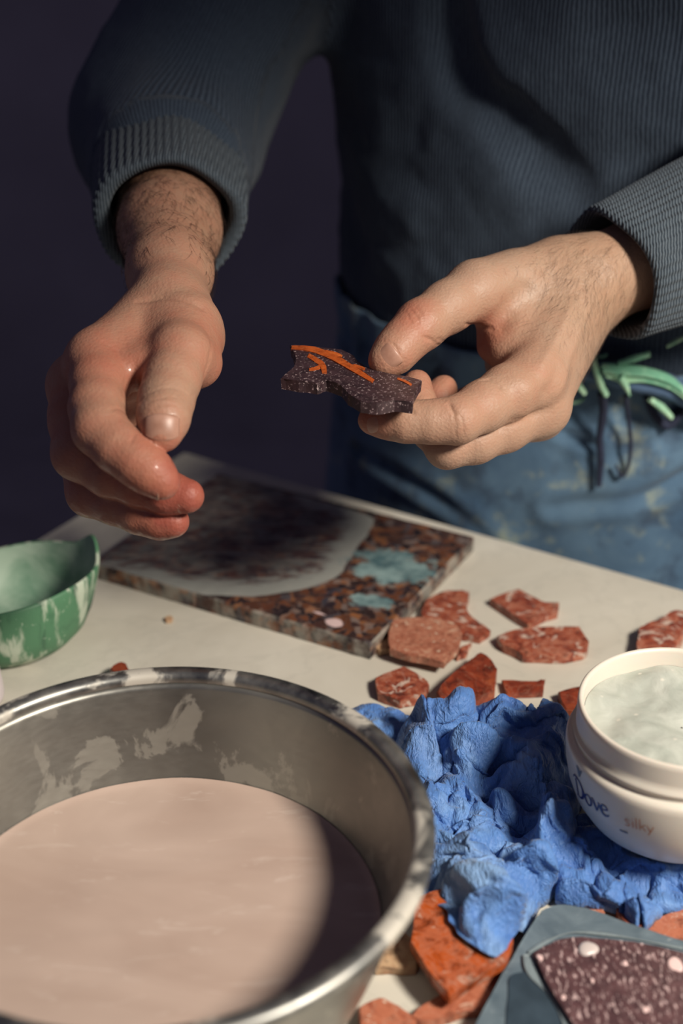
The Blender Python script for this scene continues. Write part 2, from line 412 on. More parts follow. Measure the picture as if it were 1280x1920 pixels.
m_brownred = mat_stone('brown_red_jasper', [(0.3, srgb(70, 28, 20)), (0.5, srgb(126, 52, 32)), (0.7, srgb(150, 74, 44))], srgb(176, 140, 116), 70, 0.66)
m_orange = mat_stone('orange_jasper', [(0.30, srgb(84, 36, 20)), (0.40, srgb(142, 66, 34)), (0.50, srgb(168, 92, 62)), (0.58, srgb(170, 76, 28)), (0.68, srgb(122, 52, 26))], srgb(178, 140, 122), 95, 0.60, 0.25)
m_terra = mat_stone('terracotta_marble', [(0.3, srgb(138, 72, 52)), (0.5, srgb(172, 104, 78)), (0.7, srgb(152, 84, 60))], srgb(206, 188, 168), 90, 0.62)
m_beige = mat_stone('beige_breccia', [(0.3, srgb(150, 108, 78)), (0.55, srgb(186, 156, 124)), (0.75, srgb(160, 116, 88))], srgb(150, 66, 44), 70, 0.64)

def stone(name, poly, zb, th, mat, label, cat='stone piece', tilt=None, jitter=0.0006, parent=None, bev=0.0006, seed=1, group='broken stone pieces on the table', sub=3):
    """a flat broken piece: its top outline is given by pixels of the level zb+th"""
    rnd = random.Random(seed); top = [U(x, y, zb + th) for x, y in poly]
    c = sum(top) / len(top)
    a = sum(top[i][0] * top[(i + 1) % len(top)][1] - top[(i + 1) % len(top)][0] * top[i][1] for i in range(len(top)))
    if a < 0: top = top[::-1]
    pts = []
    for i in range(len(top)):
        p, q = top[i], top[(i + 1) % len(top)]
        for s in range(sub):
            f = s / sub; r = p * (1 - f) + q * f
            pts.append(r + (0 if s == 0 else 1) * np.array([rnd.uniform(-1, 1) * jitter, rnd.uniform(-1, 1) * jitter, 0]))
    bm = bmesh.new()
    vt = [bm.verts.new(Vector(p - c + [0, 0, rnd.uniform(-1, 1) * 0.0002])) for p in pts]
    vb = [bm.verts.new(Vector((p - c) * (1 - 0.02 * rnd.random()) + [0, 0, -th])) for p in pts]
    ft = bm.faces.new(vt); bm.faces.new(vb[::-1]); n = len(pts)
    for i in range(n): bm.faces.new((vt[i], vb[i], vb[(i + 1) % n], vt[(i + 1) % n]))
    bmesh.ops.bevel(bm, geom=list(ft.edges), offset=bev, segments=2, affect='EDGES')
    o = from_bm(name, bm, mat, parent)
    o.location = c
    if tilt: o.rotation_euler = tilt
    if label: tag(o, label, cat, group)
    return o
R = 'stone_fragment'
stone(R, [(800, 1122), (838, 1106), (880, 1108), (872, 1135), (884, 1158), (920, 1180), (900, 1194), (850, 1186), (800, 1170), (788, 1150)], 0.0003, 0.005, m_redwhite, 'red and white stone fragment with a curved arm, touching the slab corner', seed=1)
stone(R, [(738, 1160), (790, 1156), (850, 1166), (866, 1186), (860, 1212), (832, 1240), (770, 1228), (730, 1216), (728, 1186)], 0.0058, 0.005, m_pinkred, 'pinkish red squarish stone fragment overlapping the curved red one', seed=2)
stone(R, [(862, 1212), (884, 1204), (874, 1226), (856, 1232)], 0.0003, 0.003, m_redwhite, 'tiny red splinter beside the pinkish squarish fragment', seed=3, sub=1)
stone(R, [(918, 1122), (972, 1103), (1004, 1122), (1022, 1130), (1048, 1128), (1046, 1146), (1016, 1156), (990, 1169), (950, 1144)], 0.0003, 0.005, m_redwhite, 'reddish brown stone fragment with a notched right end, farthest back on the table', seed=4)
stone(R, [(930, 1192), (962, 1180), (1010, 1176), (1086, 1174), (1104, 1200), (1098, 1220), (1060, 1228), (980, 1226), (942, 1208)], 0.0003, 0.006, m_redwhite, 'long oval red and white stone fragment lying in front of the notched one', seed=5)
stone(R, [(1196, 1180), (1212, 1168), (1240, 1160), (1262, 1143), (1286, 1146), (1290, 1180), (1268, 1206), (1240, 1226), (1194, 1222)], 0.0003, 0.008, m_redwhite, 'red stone fragment behind the white jar at the right edge', seed=6)
stone(R, [(703, 1270), (757, 1248), (790, 1268), (805, 1282), (798, 1302), (750, 1312), (708, 1298)], 0.0003, 0.006, m_redwhite, 'small five sided red and grey fragment beside the basin rim', seed=7)
stone(R, [(818, 1296), (850, 1262), (884, 1236), (900, 1222), (918, 1232), (932, 1252), (928, 1290), (890, 1312), (830, 1312)], 0.0003, 0.010, m_brownred, 'dark brown red stone fragment with a raised tip behind the blue cloth', seed=8)
stone(R, [(940, 1274), (1000, 1278), (1022, 1272), (1018, 1296), (950, 1300)], 0.0003, 0.004, m_brownred, 'flat dark red fragment mostly hidden behind the blue cloth', seed=9)
stone(R, [(1046, 1296), (1086, 1286), (1106, 1300), (1100, 1330), (1060, 1330)], 0.0003, 0.006, m_brownred, 'brown red fragment wedged between the blue cloth and the white jar', seed=10)
stone(R, [(206, 1252), (222, 1240), (236, 1242), (246, 1262), (222, 1272)], 0.0003, 0.008, m_brownred, 'small red fragment peeking over the far rim of the basin', seed=11, sub=2)
stone(R, [(708, 1200), (730, 1192), (732, 1216), (712, 1219), (702, 1212)], 0.0003, 0.004, m_beige, 'small beige fragment at the front corner of the slab', seed=12, sub=2)
stone('stone_crumb', [(308, 1158), (316, 1153), (324, 1156), (322, 1163), (312, 1164)], 0.0002, 0.002, m_beige, 'tiny ochre crumb alone on the marble between bowl and slab', 'stone crumb', seed=13, sub=2, jitter=0.0002, bev=0.0003)
# the pile below the cloth
stone(R, [(704, 1812), (722, 1760), (752, 1742), (776, 1762), (790, 1790), (780, 1812)], 0.0003, 0.005, m_beige, 'flat beige stone fragment with a red edge against the basin wall', seed=14)
stone(R, [(768, 1906), (790, 1884), (850, 1852), (900, 1822), (962, 1772), (940, 1826), (904, 1890), (860, 1896), (800, 1912)], 0.0003, 0.005, m_terra, 'pale terracotta stone fragment with white veins under the orange plate', seed=15)
stone(R, [(672, 1888), (712, 1869), (734, 1878), (780, 1910), (776, 1950), (680, 1950)], 0.0003, 0.007, m_terra, 'terracotta stone fragment with a ridged top at the bottom edge', seed=16)
L = stone('stone_plate', [(782, 1682), (860, 1660), (960, 1720), (962, 1768), (946, 1800), (842, 1862), (800, 1812), (768, 1764)], 0.0105, 0.006, m_orange, 'orange jasper stone plate sticking out below the blue cloth', 'stone plate', seed=17, tilt=(0.03, -0.03, 0))
stone(R, [(1096, 1692), (1130, 1700), (1136, 1722), (1108, 1716), (1094, 1706)], 0.0003, 0.004, m_terra, 'small red chip between the grey slate and the blue cloth', seed=18, sub=2)
stone(R, [(1156, 1702), (1190, 1690), (1212, 1704), (1206, 1738), (1176, 1734), (1160, 1716)], 0.0003, 0.006, m_redwhite, 'rounded red chip under the right end of the blue cloth', seed=19, sub=2)
stone(R, [(1200, 1744), (1240, 1716), (1290, 1700), (1296, 1770), (1240, 1768)], 0.0003, 0.004, m_terra, 'red stone fragment touching the upper edge of the slate', seed=20, sub=2)

# ------------------------------------------------------------------ slate slab, purple porphyry on it
def mat_slate():
    m = MB('wet_slate'); co = m.coord(); n = m.noise(co, 45, 6, 0.62, 1.0)
    c = m.mix(m.ramp(n, [(0.3, 0.0), (0.7, 1.0)]), srgb(74, 88, 98), srgb(108, 122, 130))
    c = m.mix(m.ramp(m.noise(co, 240, 3), [(0.68, 0.0), (0.76, 0.7)]), c, srgb(160, 166, 166))
    m.set(Base_Color=c, Roughness=m.ramp(n, [(0.3, 0.3), (0.7, 0.5)])); m.bump(m.noise(co, 200, 4), 0.15, 0.0006)
    return m.m
def mat_porphyry(name, dark, mid, spot, scale=420, amount=0.5, stretch=(2.0, 0.7, 1.4)):
    m = MB(name); co = m.coord(); mp = m.mapping(co, stretch, (0, 0, -0.12))
    n = m.noise(co, 130, 5, 0.65)
    c = m.mix(m.ramp(n, [(0.35, 0.0), (0.65, 1.0)]), dark, mid)
    sp = m.ramp(m.noise(mp, scale, 3, 0.65), [(amount + 0.05, 0.0), (amount + 0.16, 1.0)])
    c = m.mix(m.math('MULTIPLY', sp, 0.8), c, spot)
    fl = m.ramp(m.voronoi(mp, scale * 0.9, 'Distance'), [(0.10, 1.0), (0.20, 0.0)])
    c = m.mix(m.math('MULTIPLY', fl, m.ramp(m.noise(co, 260, 2), [(0.52, 0.0), (0.6, 0.9)])), c, spot)
    m.set(Base_Color=c, Roughness=0.4); m.bump(m.noise(co, 500, 3), 0.2, 0.0004)
    return m.m
m_slate = mat_slate(); m_porph = mat_porphyry('purple_porphyry', srgb(58, 38, 42), srgb(92, 64, 66), srgb(206, 180, 178), 300)
m_slurry_ridge = m_plain('dried_slurry', srgb(116, 128, 132), 0.6, noise_scale=200, bump=0.3)
m_wetslate = m_plain('dark_wet_slate', srgb(52, 64, 74), 0.2, noise_amt=0.3, noise_scale=60)
m_whitedrop = m_plain('milky_drop', srgb(196, 184, 180), 0.25)
slate = empty('slate_slab', U(1150, 1850))
SZ = 0.012
so = stone('slate_plate', [(1008, 1716), (1022, 1702), (1056, 1694), (1112, 1707), (1190, 1737), (1290, 1766), (1420, 1800), (1420, 2060), (830, 2040), (892, 1918), (960, 1796)], 0.0045, 0.0075, m_slate, None, seed=30, jitter=0.0005, parent=slate, sub=4)
so = stone('wet_patch', [(952, 1838), (962, 1824), (990, 1822), (1012, 1836), (1046, 1876), (1070, 1918), (1080, 1945), (950, 1945), (950, 1890)], SZ + 0.0001, 0.0006, m_wetslate, None, seed=31, parent=slate, bev=0.0003)
pth = smooth_curve([U(988, 1790, SZ + .0008), U(1000, 1825, SZ + .0008), U(1030, 1862, SZ + .0008), U(1060, 1905, SZ + .0008), U(1075, 1940, SZ + .0008)], 24)
tube('slurry_ridge', pth, 0.0022 + 0.0009 * np.sin(np.linspace(0, 9, 24)), m_slurry_ridge, slate, 8, 0.14)
pth = smooth_curve([U(990, 1786, SZ + .0006), U(1030, 1762, SZ + .0006), U(1075, 1748, SZ + .0006), U(1140, 1752, SZ + .0006), U(1210, 1764, SZ + .0006), U(1290, 1780, SZ + .0006)], 30)
tube('slurry_ridge', pth, 0.0007 + 0.0004 * np.sin(np.linspace(0, 14, 30)), m_slurry_ridge, slate, 8, 0.12)
rebase(slate, tuple(U(1150, 1850, 0)))
tag(slate, 'flat grey blue slate slab at the lower right corner', 'slate slab')
por = empty('porphyry_piece', U(1180, 1860, SZ))
stone('porphyry_plate', [(998, 1786), (1030, 1768), (1066, 1756), (1140, 1760), (1210, 1770), (1290, 1788), (1400, 1810), (1400, 2020), (1130, 2020), (1070, 1912), (1030, 1850)], SZ + 0.0003, 0.0035, m_porph, None, seed=32, jitter=0.0004, parent=por)
def dome(name, px, py, z, rx, ry, h, mat, parent, seed=0):
    c = U(px, py, z); pr = [(1.0, -0.0004), (0.96, 0.25 * h), (0.8, 0.65 * h), (0.5, 0.92 * h), (0.2, h), (0.001, h)]
    o = lathe(name, [(r, zz) for r, zz in pr], 24, mat, parent)
    me = o.data
    for v in me.vertices:
        a = math.atan2(v.co.y, v.co.x); k = 1 + 0.12 * math.sin(2 * a + seed) + 0.07 * math.sin(3 * a + 2 * seed)
        v.co = Vector((v.co.x * rx * k + c[0], v.co.y * ry * k + c[1], v.co.z + c[2]))
    return o
PZ = SZ + 0.0038
dome('milky_drop', 1102, 1779, PZ, 0.0040, 0.0044, 0.0012, m_whitedrop, por, 1)
m_pinkincl = m_plain('pink_inclusion', srgb(222, 190, 186), 0.4)
dome('pink_inclusion', 1266, 1808, PZ, 0.0028, 0.0046, 0.0004, m_pinkincl, por, 2)
for i, (x, y, r) in enumerate([(1012, 1795, .0013), (1110, 1838, .0008), (1172, 1806, .0010), (1056, 1870, .0010), (1210, 1893, .0012)]):
    dome('pink_inclusion', x, y, PZ, r, r * 1.4, 0.0003, m_pinkincl, por, 3 + i)
rebase(por, tuple(U(1180, 1860, SZ)))
tag(por, 'purple speckled porphyry plate lying on the grey slate', 'porphyry plate')

# ------------------------------------------------------------------ green plaster bowl
def mat_green():
    m = MB('green_rubber'); co = m.coord()
    n = m.noise(m.mapping(co, (1, 1, 0.6)), 42, 6, 0.65, 0.8)
    c = m.mix(m.ramp(n, [(0.34, 0.0), (0.55, 1.0)]), srgb(26, 54, 46), srgb(76, 122, 90))
    streak = m.ramp(m.noise(m.mapping(co, (1, 1, 0.22)), 75, 4, 0.6), [(0.52, 0.0), (0.60, 1.0)])
    c = m.mix(m.math('MULTIPLY', streak, 0.8), c, srgb(192, 200, 182))
    sp = m.ramp(m.noise(co, 210, 3, 0.7), [(0.64, 0.0), (0.7, 0.8)]); c = m.mix(sp, c, srgb(172, 190, 168))
    m.set(Base_Color=c, Roughness=0.55); m.bump(n, 0.2, 0.001)
    return m.m
def mat_green_in():
    m = MB('green_rubber_plastered'); co = m.coord(); n = m.noise(co, 30, 5, 0.6, 0.6)
    c = m.mix(m.ramp(n, [(0.4, 0.0), (0.62, 1.0)]), srgb(158, 178, 160), srgb(104, 138, 116))
    m.set(Base_Color=c, Roughness=0.6); m.bump(n, 0.2, 0.001); return m.m
m_green, m_greenin = mat_green(), mat_green_in()
GC = U(14, 1190, 0.0); GC[2] = 0.0
def gdef(T, Rr, Z):
    k = np.clip(Z / 0.040, 0, 1.0)
    lip = np.exp(-((np.angle(np.exp(1j * (T - 0.50)))) / 0.22) ** 2)
    zz = Z + k ** 2 * (0.008 * np.cos(T - 0.15) - 0.002 - 0.006 * np.sin(T) + 0.009 * lip)
    r = Rr * (1 + k ** 2 * (0.05 * np.cos(2 * (T - 0.2)) + 0.05 * lip) + 0.012 * np.sin(5 * T + 1.0) * k)
    return r, zz
gout = [(0.001, 0.0), (0.032, 0.0), (0.040, 0.003), (0.0465, 0.010), (0.0500, 0.018), (0.0520, 0.026), (0.0532, 0.034), (0.0536, 0.039)]
gin = [(0.0528, 0.0402), (0.0516, 0.0398), (0.0506, 0.034), (0.0492, 0.026), (0.0465, 0.017), (0.041, 0.009), (0.032, 0.0045), (0.001, 0.004)]
gb = empty('plaster_bowl', GC)
o = lathe('bowl_shell', gout + gin[:2], 96, m_green, gb, GC, fn=gdef)
o = lathe('plastered_inside', gin[1:], 96, m_greenin, gb, GC, fn=gdef)
rebase(gb, tuple(GC))
tag(gb, 'green rubber plaster bowl with dried white drips at the left edge', 'bowl')

# ------------------------------------------------------------------ pale bottle at the left edge
m_lilac = m_plain('pale_lilac_plastic', srgb(196, 186, 188), 0.4, noise_amt=0.05)
lc = U(-62, 1315, 0.0); lb = empty('plastic_bottle', lc)
lathe('bottle_body', [(0.001, 0.0), (0.017, 0.0), (0.0198, 0.0015), (0.0205, 0.004), (0.0203, 0.010), (0.0192, 0.022), (0.0175, 0.034), (0.0155, 0.042), (0.011, 0.048), (0.0075, 0.05), (0.0075, 0.054)], 48, m_lilac, lb, lc)
lathe('bottle_cap', [(0.0088, 0.0535), (0.0092, 0.054), (0.0092, 0.064), (0.0085, 0.0655), (0.001, 0.0656)], 32, m_lilac, lb, lc, fn=lambda T, r, z: (r * (1 + 0.02 * np.sign(np.sin(24 * T)) * (r > 0.005)), z))
rebase(lb, tuple(lc)); tag(lb, 'pale lilac plastic bottle cut off by the left edge beside the green bowl', 'bottle')

# ------------------------------------------------------------------ crumpled blue cloth
def mat_blue():
    m = MB('blue_cloth'); co = m.coord()
    n = m.noise(co, 40, 5, 0.6)
    c = m.mix(m.ramp(n, [(0.3, 0.0), (0.7, 1.0)]), srgb(54, 94, 158), srgb(86, 130, 190))
    w = m.noise(m.mapping(co, (1, 0.12, 0.4), (0, 0, 0.5)), 700, 3, 0.6); n3 = m.noise(co, 330, 4, 0.65)
    pale = m.ramp(m.noise(co, 22, 3, 0.5, 0.8), [(0.52, 0.0), (0.70, 0.55)]); c = m.mix(pale, c, srgb(148, 182, 218))  # pale patches paint highlights into the blue
    m.set(Base_Color=c, Roughness=0.6, Sheen_Weight=0.15)
    c1 = m.math('ABSOLUTE', m.math('SUBTRACT', m.noise(m.mapping(co, (1.5, 0.45, 1), (0, 0, 0.9)), 150, 3, 0.55, 0.5), 0.5))
    c2 = m.math('ABSOLUTE', m.math('SUBTRACT', m.noise(m.mapping(co, (1.5, 0.45, 1), (0, 0, -0.6)), 210, 3, 0.55, 0.5), 0.5))
    m.bump(m.math('ADD', m.math('MULTIPLY', w, 0.12), m.math('ADD', c1, c2)), 0.7, 0.0035); return m.m
m_blue = mat_blue()
def facets(p2, n, l0, l1, seed, warp=0.35, cover=0.5):
    """folded-paper relief: triangular waves of random direction, bent a little and fading in and out"""
    rnd = random.Random(seed); out = np.zeros(len(p2)); z0 = np.zeros(len(p2))
    for i in range(n):
        lam = l0 * (l1 / l0) ** (i / max(1, n - 1)); a = rnd.uniform(0, math.pi); k = np.array([math.cos(a), math.sin(a)]) / lam
        ph = rnd.random() + warp * vnoise(np.c_[p2, z0], 0.55 / lam, seed * 31 + i)
        x = p2 @ k + ph; t = 4 * np.abs(x - np.floor(x + 0.5)) - 1
        msk = np.clip(vnoise(np.c_[p2, z0 + i], 0.45 / lam, seed * 17 + i) * 1.8 + cover, 0, 1)
        out += msk * t * lam
    return out
def cloth_patch(outline, h, seed, nr=70, nt=220, zb=0.002, flat=0.40, amp=1.0, feats=()):
    q = np.array([U(x, y, zb + 0.004)[:2] for x, y in outline]); c = q.mean(0)
    d = q - c; an = np.arctan2(d[:, 1], d[:, 0]); rad = np.hypot(d[:, 0], d[:, 1]); k = np.argsort(an); an, rad = an[k], rad[k]
    T = np.linspace(-np.pi, np.pi, nt, endpoint=False)
    rt = np.interp(T, np.r_[an - 2 * np.pi, an, an + 2 * np.pi], np.r_[rad, rad, rad])
    s = np.linspace(0.002, 1.0, nr); S, TT = np.meshgrid(s, T, indexing='ij'); RT = np.broadcast_to(rt, S.shape)
    p2 = np.stack([c[0] + S * RT * np.cos(TT), c[1] + S * RT * np.sin(TT)], 2).reshape(-1, 2); s1 = S.ravel()
    dome_h = (np.clip(1 - s1 ** 3.0, 0, 1)) ** flat
    A = (0.35 + 0.65 * np.clip((1 - s1) / 0.12, 0, 1)) * amp
    big = np.zeros(len(p2))                  # the heap's own large folds: ridges (+) and hollows (-)
    for pl, hh, ww in feats:
        big += hh * np.exp(-(pline_dist(np.c_[p2, 0 * s1], [np.r_[U(x, y, 0.02)[:2], 0] for x, y in pl]) / ww) ** 2)
    z = zb + big * dome_h + h * (dome_h * (0.9 + 0.35 * vnoise(np.c_[p2, 0 * s1], 20, seed + 3)))
    z = z + A * (0.07 * facets(p2, 4, 0.060, 0.034, seed) + 0.17 * facets(p2, 5, 0.030, 0.016, seed + 1, 0.16, 0.35) + 0.15 * facets(p2, 6, 0.013, 0.0075, seed + 2, 0.2, 0.2) + 0.10 * facets(p2, 6, 0.0065, 0.0036, seed + 3, 0.25, 0.25))
    dx = A * (0.16 * facets(p2, 4, 0.035, 0.015, seed + 4, 0.2) + 0.13 * facets(p2, 4, 0.012, 0.006, seed + 5, 0.2)); dy = A * (0.16 * facets(p2, 4, 0.035, 0.015, seed + 6, 0.2) + 0.13 * facets(p2, 4, 0.012, 0.006, seed + 7, 0.2))
    V = np.c_[p2[:, 0] + dx, p2[:, 1] + dy, np.maximum(z, 0.0012 + 0.0006 * (1 - s1))]
    return V, grid_faces(nr, nt, close_v=True)[:, ::-1]
main_out = [(742, 1392), (780, 1372), (830, 1362), (880, 1356), (930, 1352), (990, 1352), (1040, 1356), (1072, 1376), (1086, 1420), (1080, 1490), (1072, 1560), (1052, 1640), (1010, 1695), (968, 1760), (952, 1822), (928, 1836), (880, 1812), (842, 1780), (828, 1740), (795, 1700), (775, 1600), (770, 1500), (752, 1440)]
right_out = [(1020, 1600), (1060, 1540), (1150, 1530), (1260, 1560), (1330, 1580), (1330, 1680), (1282, 1695), (1245, 1702), (1215, 1738), (1198, 1740), (1194, 1700), (1160, 1690), (1110, 1700), (1068, 1700), (1040, 1660)]
tail_out = [(640, 1330), (668, 1322), (712, 1326), (748, 1338), (790, 1356), (810, 1392), (770, 1412), (716, 1388), (680, 1360)]
parts = [cloth_patch(main_out, 0.024, 5, 130, 420, feats=[([(960, 1340), (1020, 1330), (1050, 1400)], 0.014, 0.016), ([(902, 1318), (906, 1338)], 0.016, 0.0045), ([(790, 1350), (850, 1350), (870, 1400)], 0.009, 0.012), ([(1010, 1440), (1030, 1520), (1035, 1600)], 0.011, 0.007), ([(860, 1600), (900, 1680), (930, 1760)], 0.011, 0.012), ([(900, 1450), (940, 1500), (900, 1550)], -0.009, 0.012), ([(985, 1480), (990, 1580)], -0.010, 0.006)]), cloth_patch(right_out, 0.012, 111, 80, 280, amp=0.75), cloth_patch(tail_out, 0.009, 217, 50, 150, amp=0.6)]
JC = np.array([0.1536, 0.5248, 0.0140])
JOUT = [(0.001, 0.002), (0.020, 0.0020), (0.024, 0.0), (0.0275, 0.0004), (0.0335, 0.0030), (0.0405, 0.0092), (0.0455, 0.0170), (0.0488, 0.0262), (0.0505, 0.0350), (0.0512, 0.0425), (0.0512, 0.0450), (0.0505, 0.0466), (0.0493, 0.0472)]
pc = U(868, 1760, 0.0165)[:2]
for V, _ in parts:                         # it lies over the orange plate
    dp = np.hypot((V[:, 0] - pc[0]) / 0.030, (V[:, 1] - pc[1]) / 0.030); V[:, 2] = np.maximum(V[:, 2], 0.0188 * np.exp(-dp ** 6))
for V, _ in parts:                         # the cloth yields to the jar standing on it and to the basin wall beside it
    rho = np.hypot(V[:, 0] - JC[0], V[:, 1] - JC[1]); top = JC[2] - 0.0016 + np.interp(rho, [0.0, 0.0275, 0.0335, 0.0405, 0.0455, 0.0488, 0.0505, 0.0520, 0.0530], [0.0, 0.0, 0.0028, 0.009, 0.0165, 0.0255, 0.034, 0.045, 0.3])
    V[:, 2] = np.minimum(V[:, 2], np.maximum(top, 0.0015))
    d = V[:, :2] - BC[:2]; rb = np.hypot(d[:, 0], d[:, 1]); need = np.interp(V[:, 2], [w[1] for w in WALL], [w[0] for w in WALL]) + 0.0035
    k = np.maximum(need / rb, 1.0); V[:, :2] = BC[:2] + d * k[:, None]
VV = []; FF = []; base = 0
for V, Fc in parts: VV.append(V); FF.append(Fc + base); base += len(V)
cloth = new_mesh('crumpled_cloth', np.vstack(VV), np.vstack(FF), m_blue, None, True)
sol = cloth.modifiers.new('thickness', 'SOLIDIFY'); sol.thickness = 0.0006; sol.offset = -1
tag(cloth, 'crumpled bright blue cloth heaped between the steel basin and white jar', 'cloth')

# ------------------------------------------------------------------ white cream jar
def mat_jar():
    m = MB('white_jar_plastic'); m.set(Base_Color=srgb(208, 200, 188), Roughness=0.36, Subsurface_Weight=0.1, Subsurface_Scale=0.004)
    co = m.coord(); m.bump(m.noise(co, 30, 2), 0.03, 0.001); return m.m
def mat_cream():
    m = MB('grey_green_paste'); co = m.coord(); n = m.noise(co, 70, 5, 0.6, 0.6)
    c = m.mix(m.ramp(n, [(0.35, 0.0), (0.65, 1.0)]), srgb(158, 163, 154), srgb(180, 183, 174))
    c = m.mix(m.ramp(m.voronoi(co, 90, 'Distance'), [(0.06, 0.8), (0.12, 0.0)]), c, srgb(208, 204, 192))
    m.set(Base_Color=c, Roughness=0.4); m.bump(n, 0.3, 0.002); return m.m
JC = np.array([0.1536, 0.5248, 0.0140])
m_jar, m_cream = mat_jar(), mat_cream()
jar = empty('cream_jar', JC)
JOUT = [(0.001, 0.002), (0.020, 0.0020), (0.024, 0.0), (0.0275, 0.0004), (0.0335, 0.0030), (0.0405, 0.0092), (0.0455, 0.0170), (0.0488, 0.0262), (0.0505, 0.0350), (0.0512, 0.0425), (0.0512, 0.0450), (0.0505, 0.0466), (0.0493, 0.0472)]
lathe('jar_body', JOUT, 128, m_jar, jar, JC)
neck = [(0.0493, 0.0472), (0.0478, 0.0474), (0.0474, 0.0500), (0.0486, 0.0506), (0.0488, 0.0516), (0.0474, 0.0524), (0.0472, 0.0560), (0.0474, 0.0630), (0.0472, 0.0652), (0.0464, 0.0660), (0.0452, 0.0656), (0.0446, 0.0640), (0.0440, 0.0530), (0.0436, 0.0440)]
lathe('threaded_neck', neck, 128, m_jar, jar, JC)
nr, nt = 50, 120
rr = np.linspace(0.0005, 0.0440, nr); T = np.linspace(0, 2 * np.pi, nt, endpoint=False); Rg, Tg = np.meshgrid(rr, T, indexing='ij')
P = np.stack([Rg * np.cos(Tg), Rg * np.sin(Tg), np.full(Rg.shape, 0.0560)], 2).reshape(-1, 3)
P[:, 2] += 0.0022 * vnoise(P + 3, 55, 4, 3) - 0.004 * np.exp(-(((P[:, 0] - 0.012) / 0.014) ** 2 + ((P[:, 1] + 0.012) / 0.02) ** 2))
P[:, 2] = np.minimum(P[:, 2], 0.0615)
new_mesh('paste', P + JC, grid_faces(nr, nt, close_v=True)[:, ::-1], m_cream, jar)
# lettering: strokes with their own width, laid on the jar wall
def wall_r(z):
    pr = np.array(JOUT[3:]); return np.interp(z, pr[:, 1], pr[:, 0])
def on_jar(u, v, off=0.00025):
    """u: arc length to the right, v: height, both in metres, on the outside of the jar"""
    th = u / 0.049; z = np.clip(v, 0.002, 0.045); r = wall_r(z) + off
    return np.stack([r * np.cos(th), r * np.sin(th), z], -1) + JC
def strokes(name, list_, u0, v0, scale, mat, ang=0.0):
    VV, FF, b = [], [], 0; ca, sa = math.cos(ang), math.sin(ang)
    for pts, w in list_:
        c = smooth_curve(pts, 26) if len(pts) > 2 else np.linspace(pts[0], pts[1], 8)
        t = np.gradient(c, axis=0); t /= np.linalg.norm(t, axis=1)[:, None] + 1e-9; nn = np.c_[-t[:, 1], t[:, 0]]
        ww = np.interp(np.linspace(0, 1, len(c)), np.linspace(0, 1, len(w)), w)[:, None] / 2
        rows = [c + nn * ww, c + nn * ww * 0.33, c - nn * ww * 0.33, c - nn * ww]
        for r in rows:
            x, y = r[:, 0] * scale, r[:, 1] * scale
            VV.append(on_jar(u0 + x * ca - y * sa, v0 + x * sa + y * ca))
        n = len(c)
        for k in range(3):
            for i in range(n - 1): FF.append((b + k * n + i, b + (k + 1) * n + i, b + (k + 1) * n + i + 1, b + k * n + i + 1))
        b += 4 * n
    return new_mesh(name, np.vstack(VV), FF, mat, jar, True)
m_ink = m_plain('navy_ink', srgb(34, 44, 104), 0.4); m_tan = m_plain('tan_ink', srgb(184, 124, 88), 0.4); m_grey = m_plain('grey_ink', srgb(96, 100, 112), 0.4)
W = [0.10, 0.16, 0.10]
def word(letters): 
    out = []
    for dx, sts in letters:
        for pts, w in sts: out.append(([(x + dx, y) for x, y in pts], w))
    return out
Dl = [([(0.18, 1.05), (0.16, 0.6), (0.14, 0.02)], [0.10, 0.15, 0.12]), ([(-0.12, 0.92), (-0.02, 1.1), (0.22, 1.16), (0.6, 1.0), (0.78, 0.62), (0.66, 0.2), (0.36, 0.0), (0.0, 0.03)], [0.04, 0.1, 0.11, 0.12, 0.2, 0.17, 0.1, 0.05])]
ol = [([(0.30, 0.66), (0.08, 0.52), (0.05, 0.25), (0.22, 0.02), (0.44, 0.12), (0.52, 0.40), (0.40, 0.62), (0.26, 0.66)], [0.06, 0.14, 0.17, 0.10, 0.10, 0.15, 0.1, 0.06])]
vl = [([(0.0, 0.62), (0.10, 0.64), (0.2, 0.3), (0.27, 0.02)], [0.05, 0.13, 0.15, 0.09]), ([(0.27, 0.02), (0.42, 0.3), (0.5, 0.55), (0.44, 0.66)], [0.08, 0.09, 0.1, 0.05])]
el = [([(0.08, 0.34), (0.3, 0.38), (0.46, 0.46), (0.40, 0.62), (0.24, 0.66), (0.08, 0.5), (0.05, 0.26), (0.18, 0.03), (0.40, 0.05), (0.52, 0.18)], [0.05, 0.07, 0.09, 0.1, 0.08, 0.14, 0.17, 0.13, 0.09, 0.05])]
TH0 = math.radians(-139)
strokes('brand_lettering', word([(0, Dl), (0.88, ol), (1.46, vl), (2.02, el)]), 0.049 * math.radians(-164), 0.0262, 0.0092, m_ink, 0.13)
sl = word([(0, [([(0.36, 0.56), (0.2, 0.62), (0.06, 0.5), (0.2, 0.34), (0.36, 0.2), (0.24, 0.02), (0.04, 0.08)], [0.07])]),
           (0.52, [([(0.08, 0.6), (0.08, 0.0)], [0.07]), ([(0.08, 0.78), (0.08, 0.84)], [0.08])]), (0.78, [([(0.06, 1.0), (0.06, 0.0)], [0.07])]),
           (1.02, [([(0.06, 1.0), (0.06, 0.0)], [0.07]), ([(0.42, 0.6), (0.08, 0.28)], [0.07]), ([(0.18, 0.36), (0.44, 0.0)], [0.07])]),
           (1.52, [([(0.02, 0.6), (0.24, 0.02)], [0.07]), ([(0.46, 0.6), (0.22, 0.0), (0.08, -0.28)], [0.07])])])
strokes('product_lettering', sl, 0.049 * math.radians(-128), 0.0298, 0.0066, m_tan, 0.08)
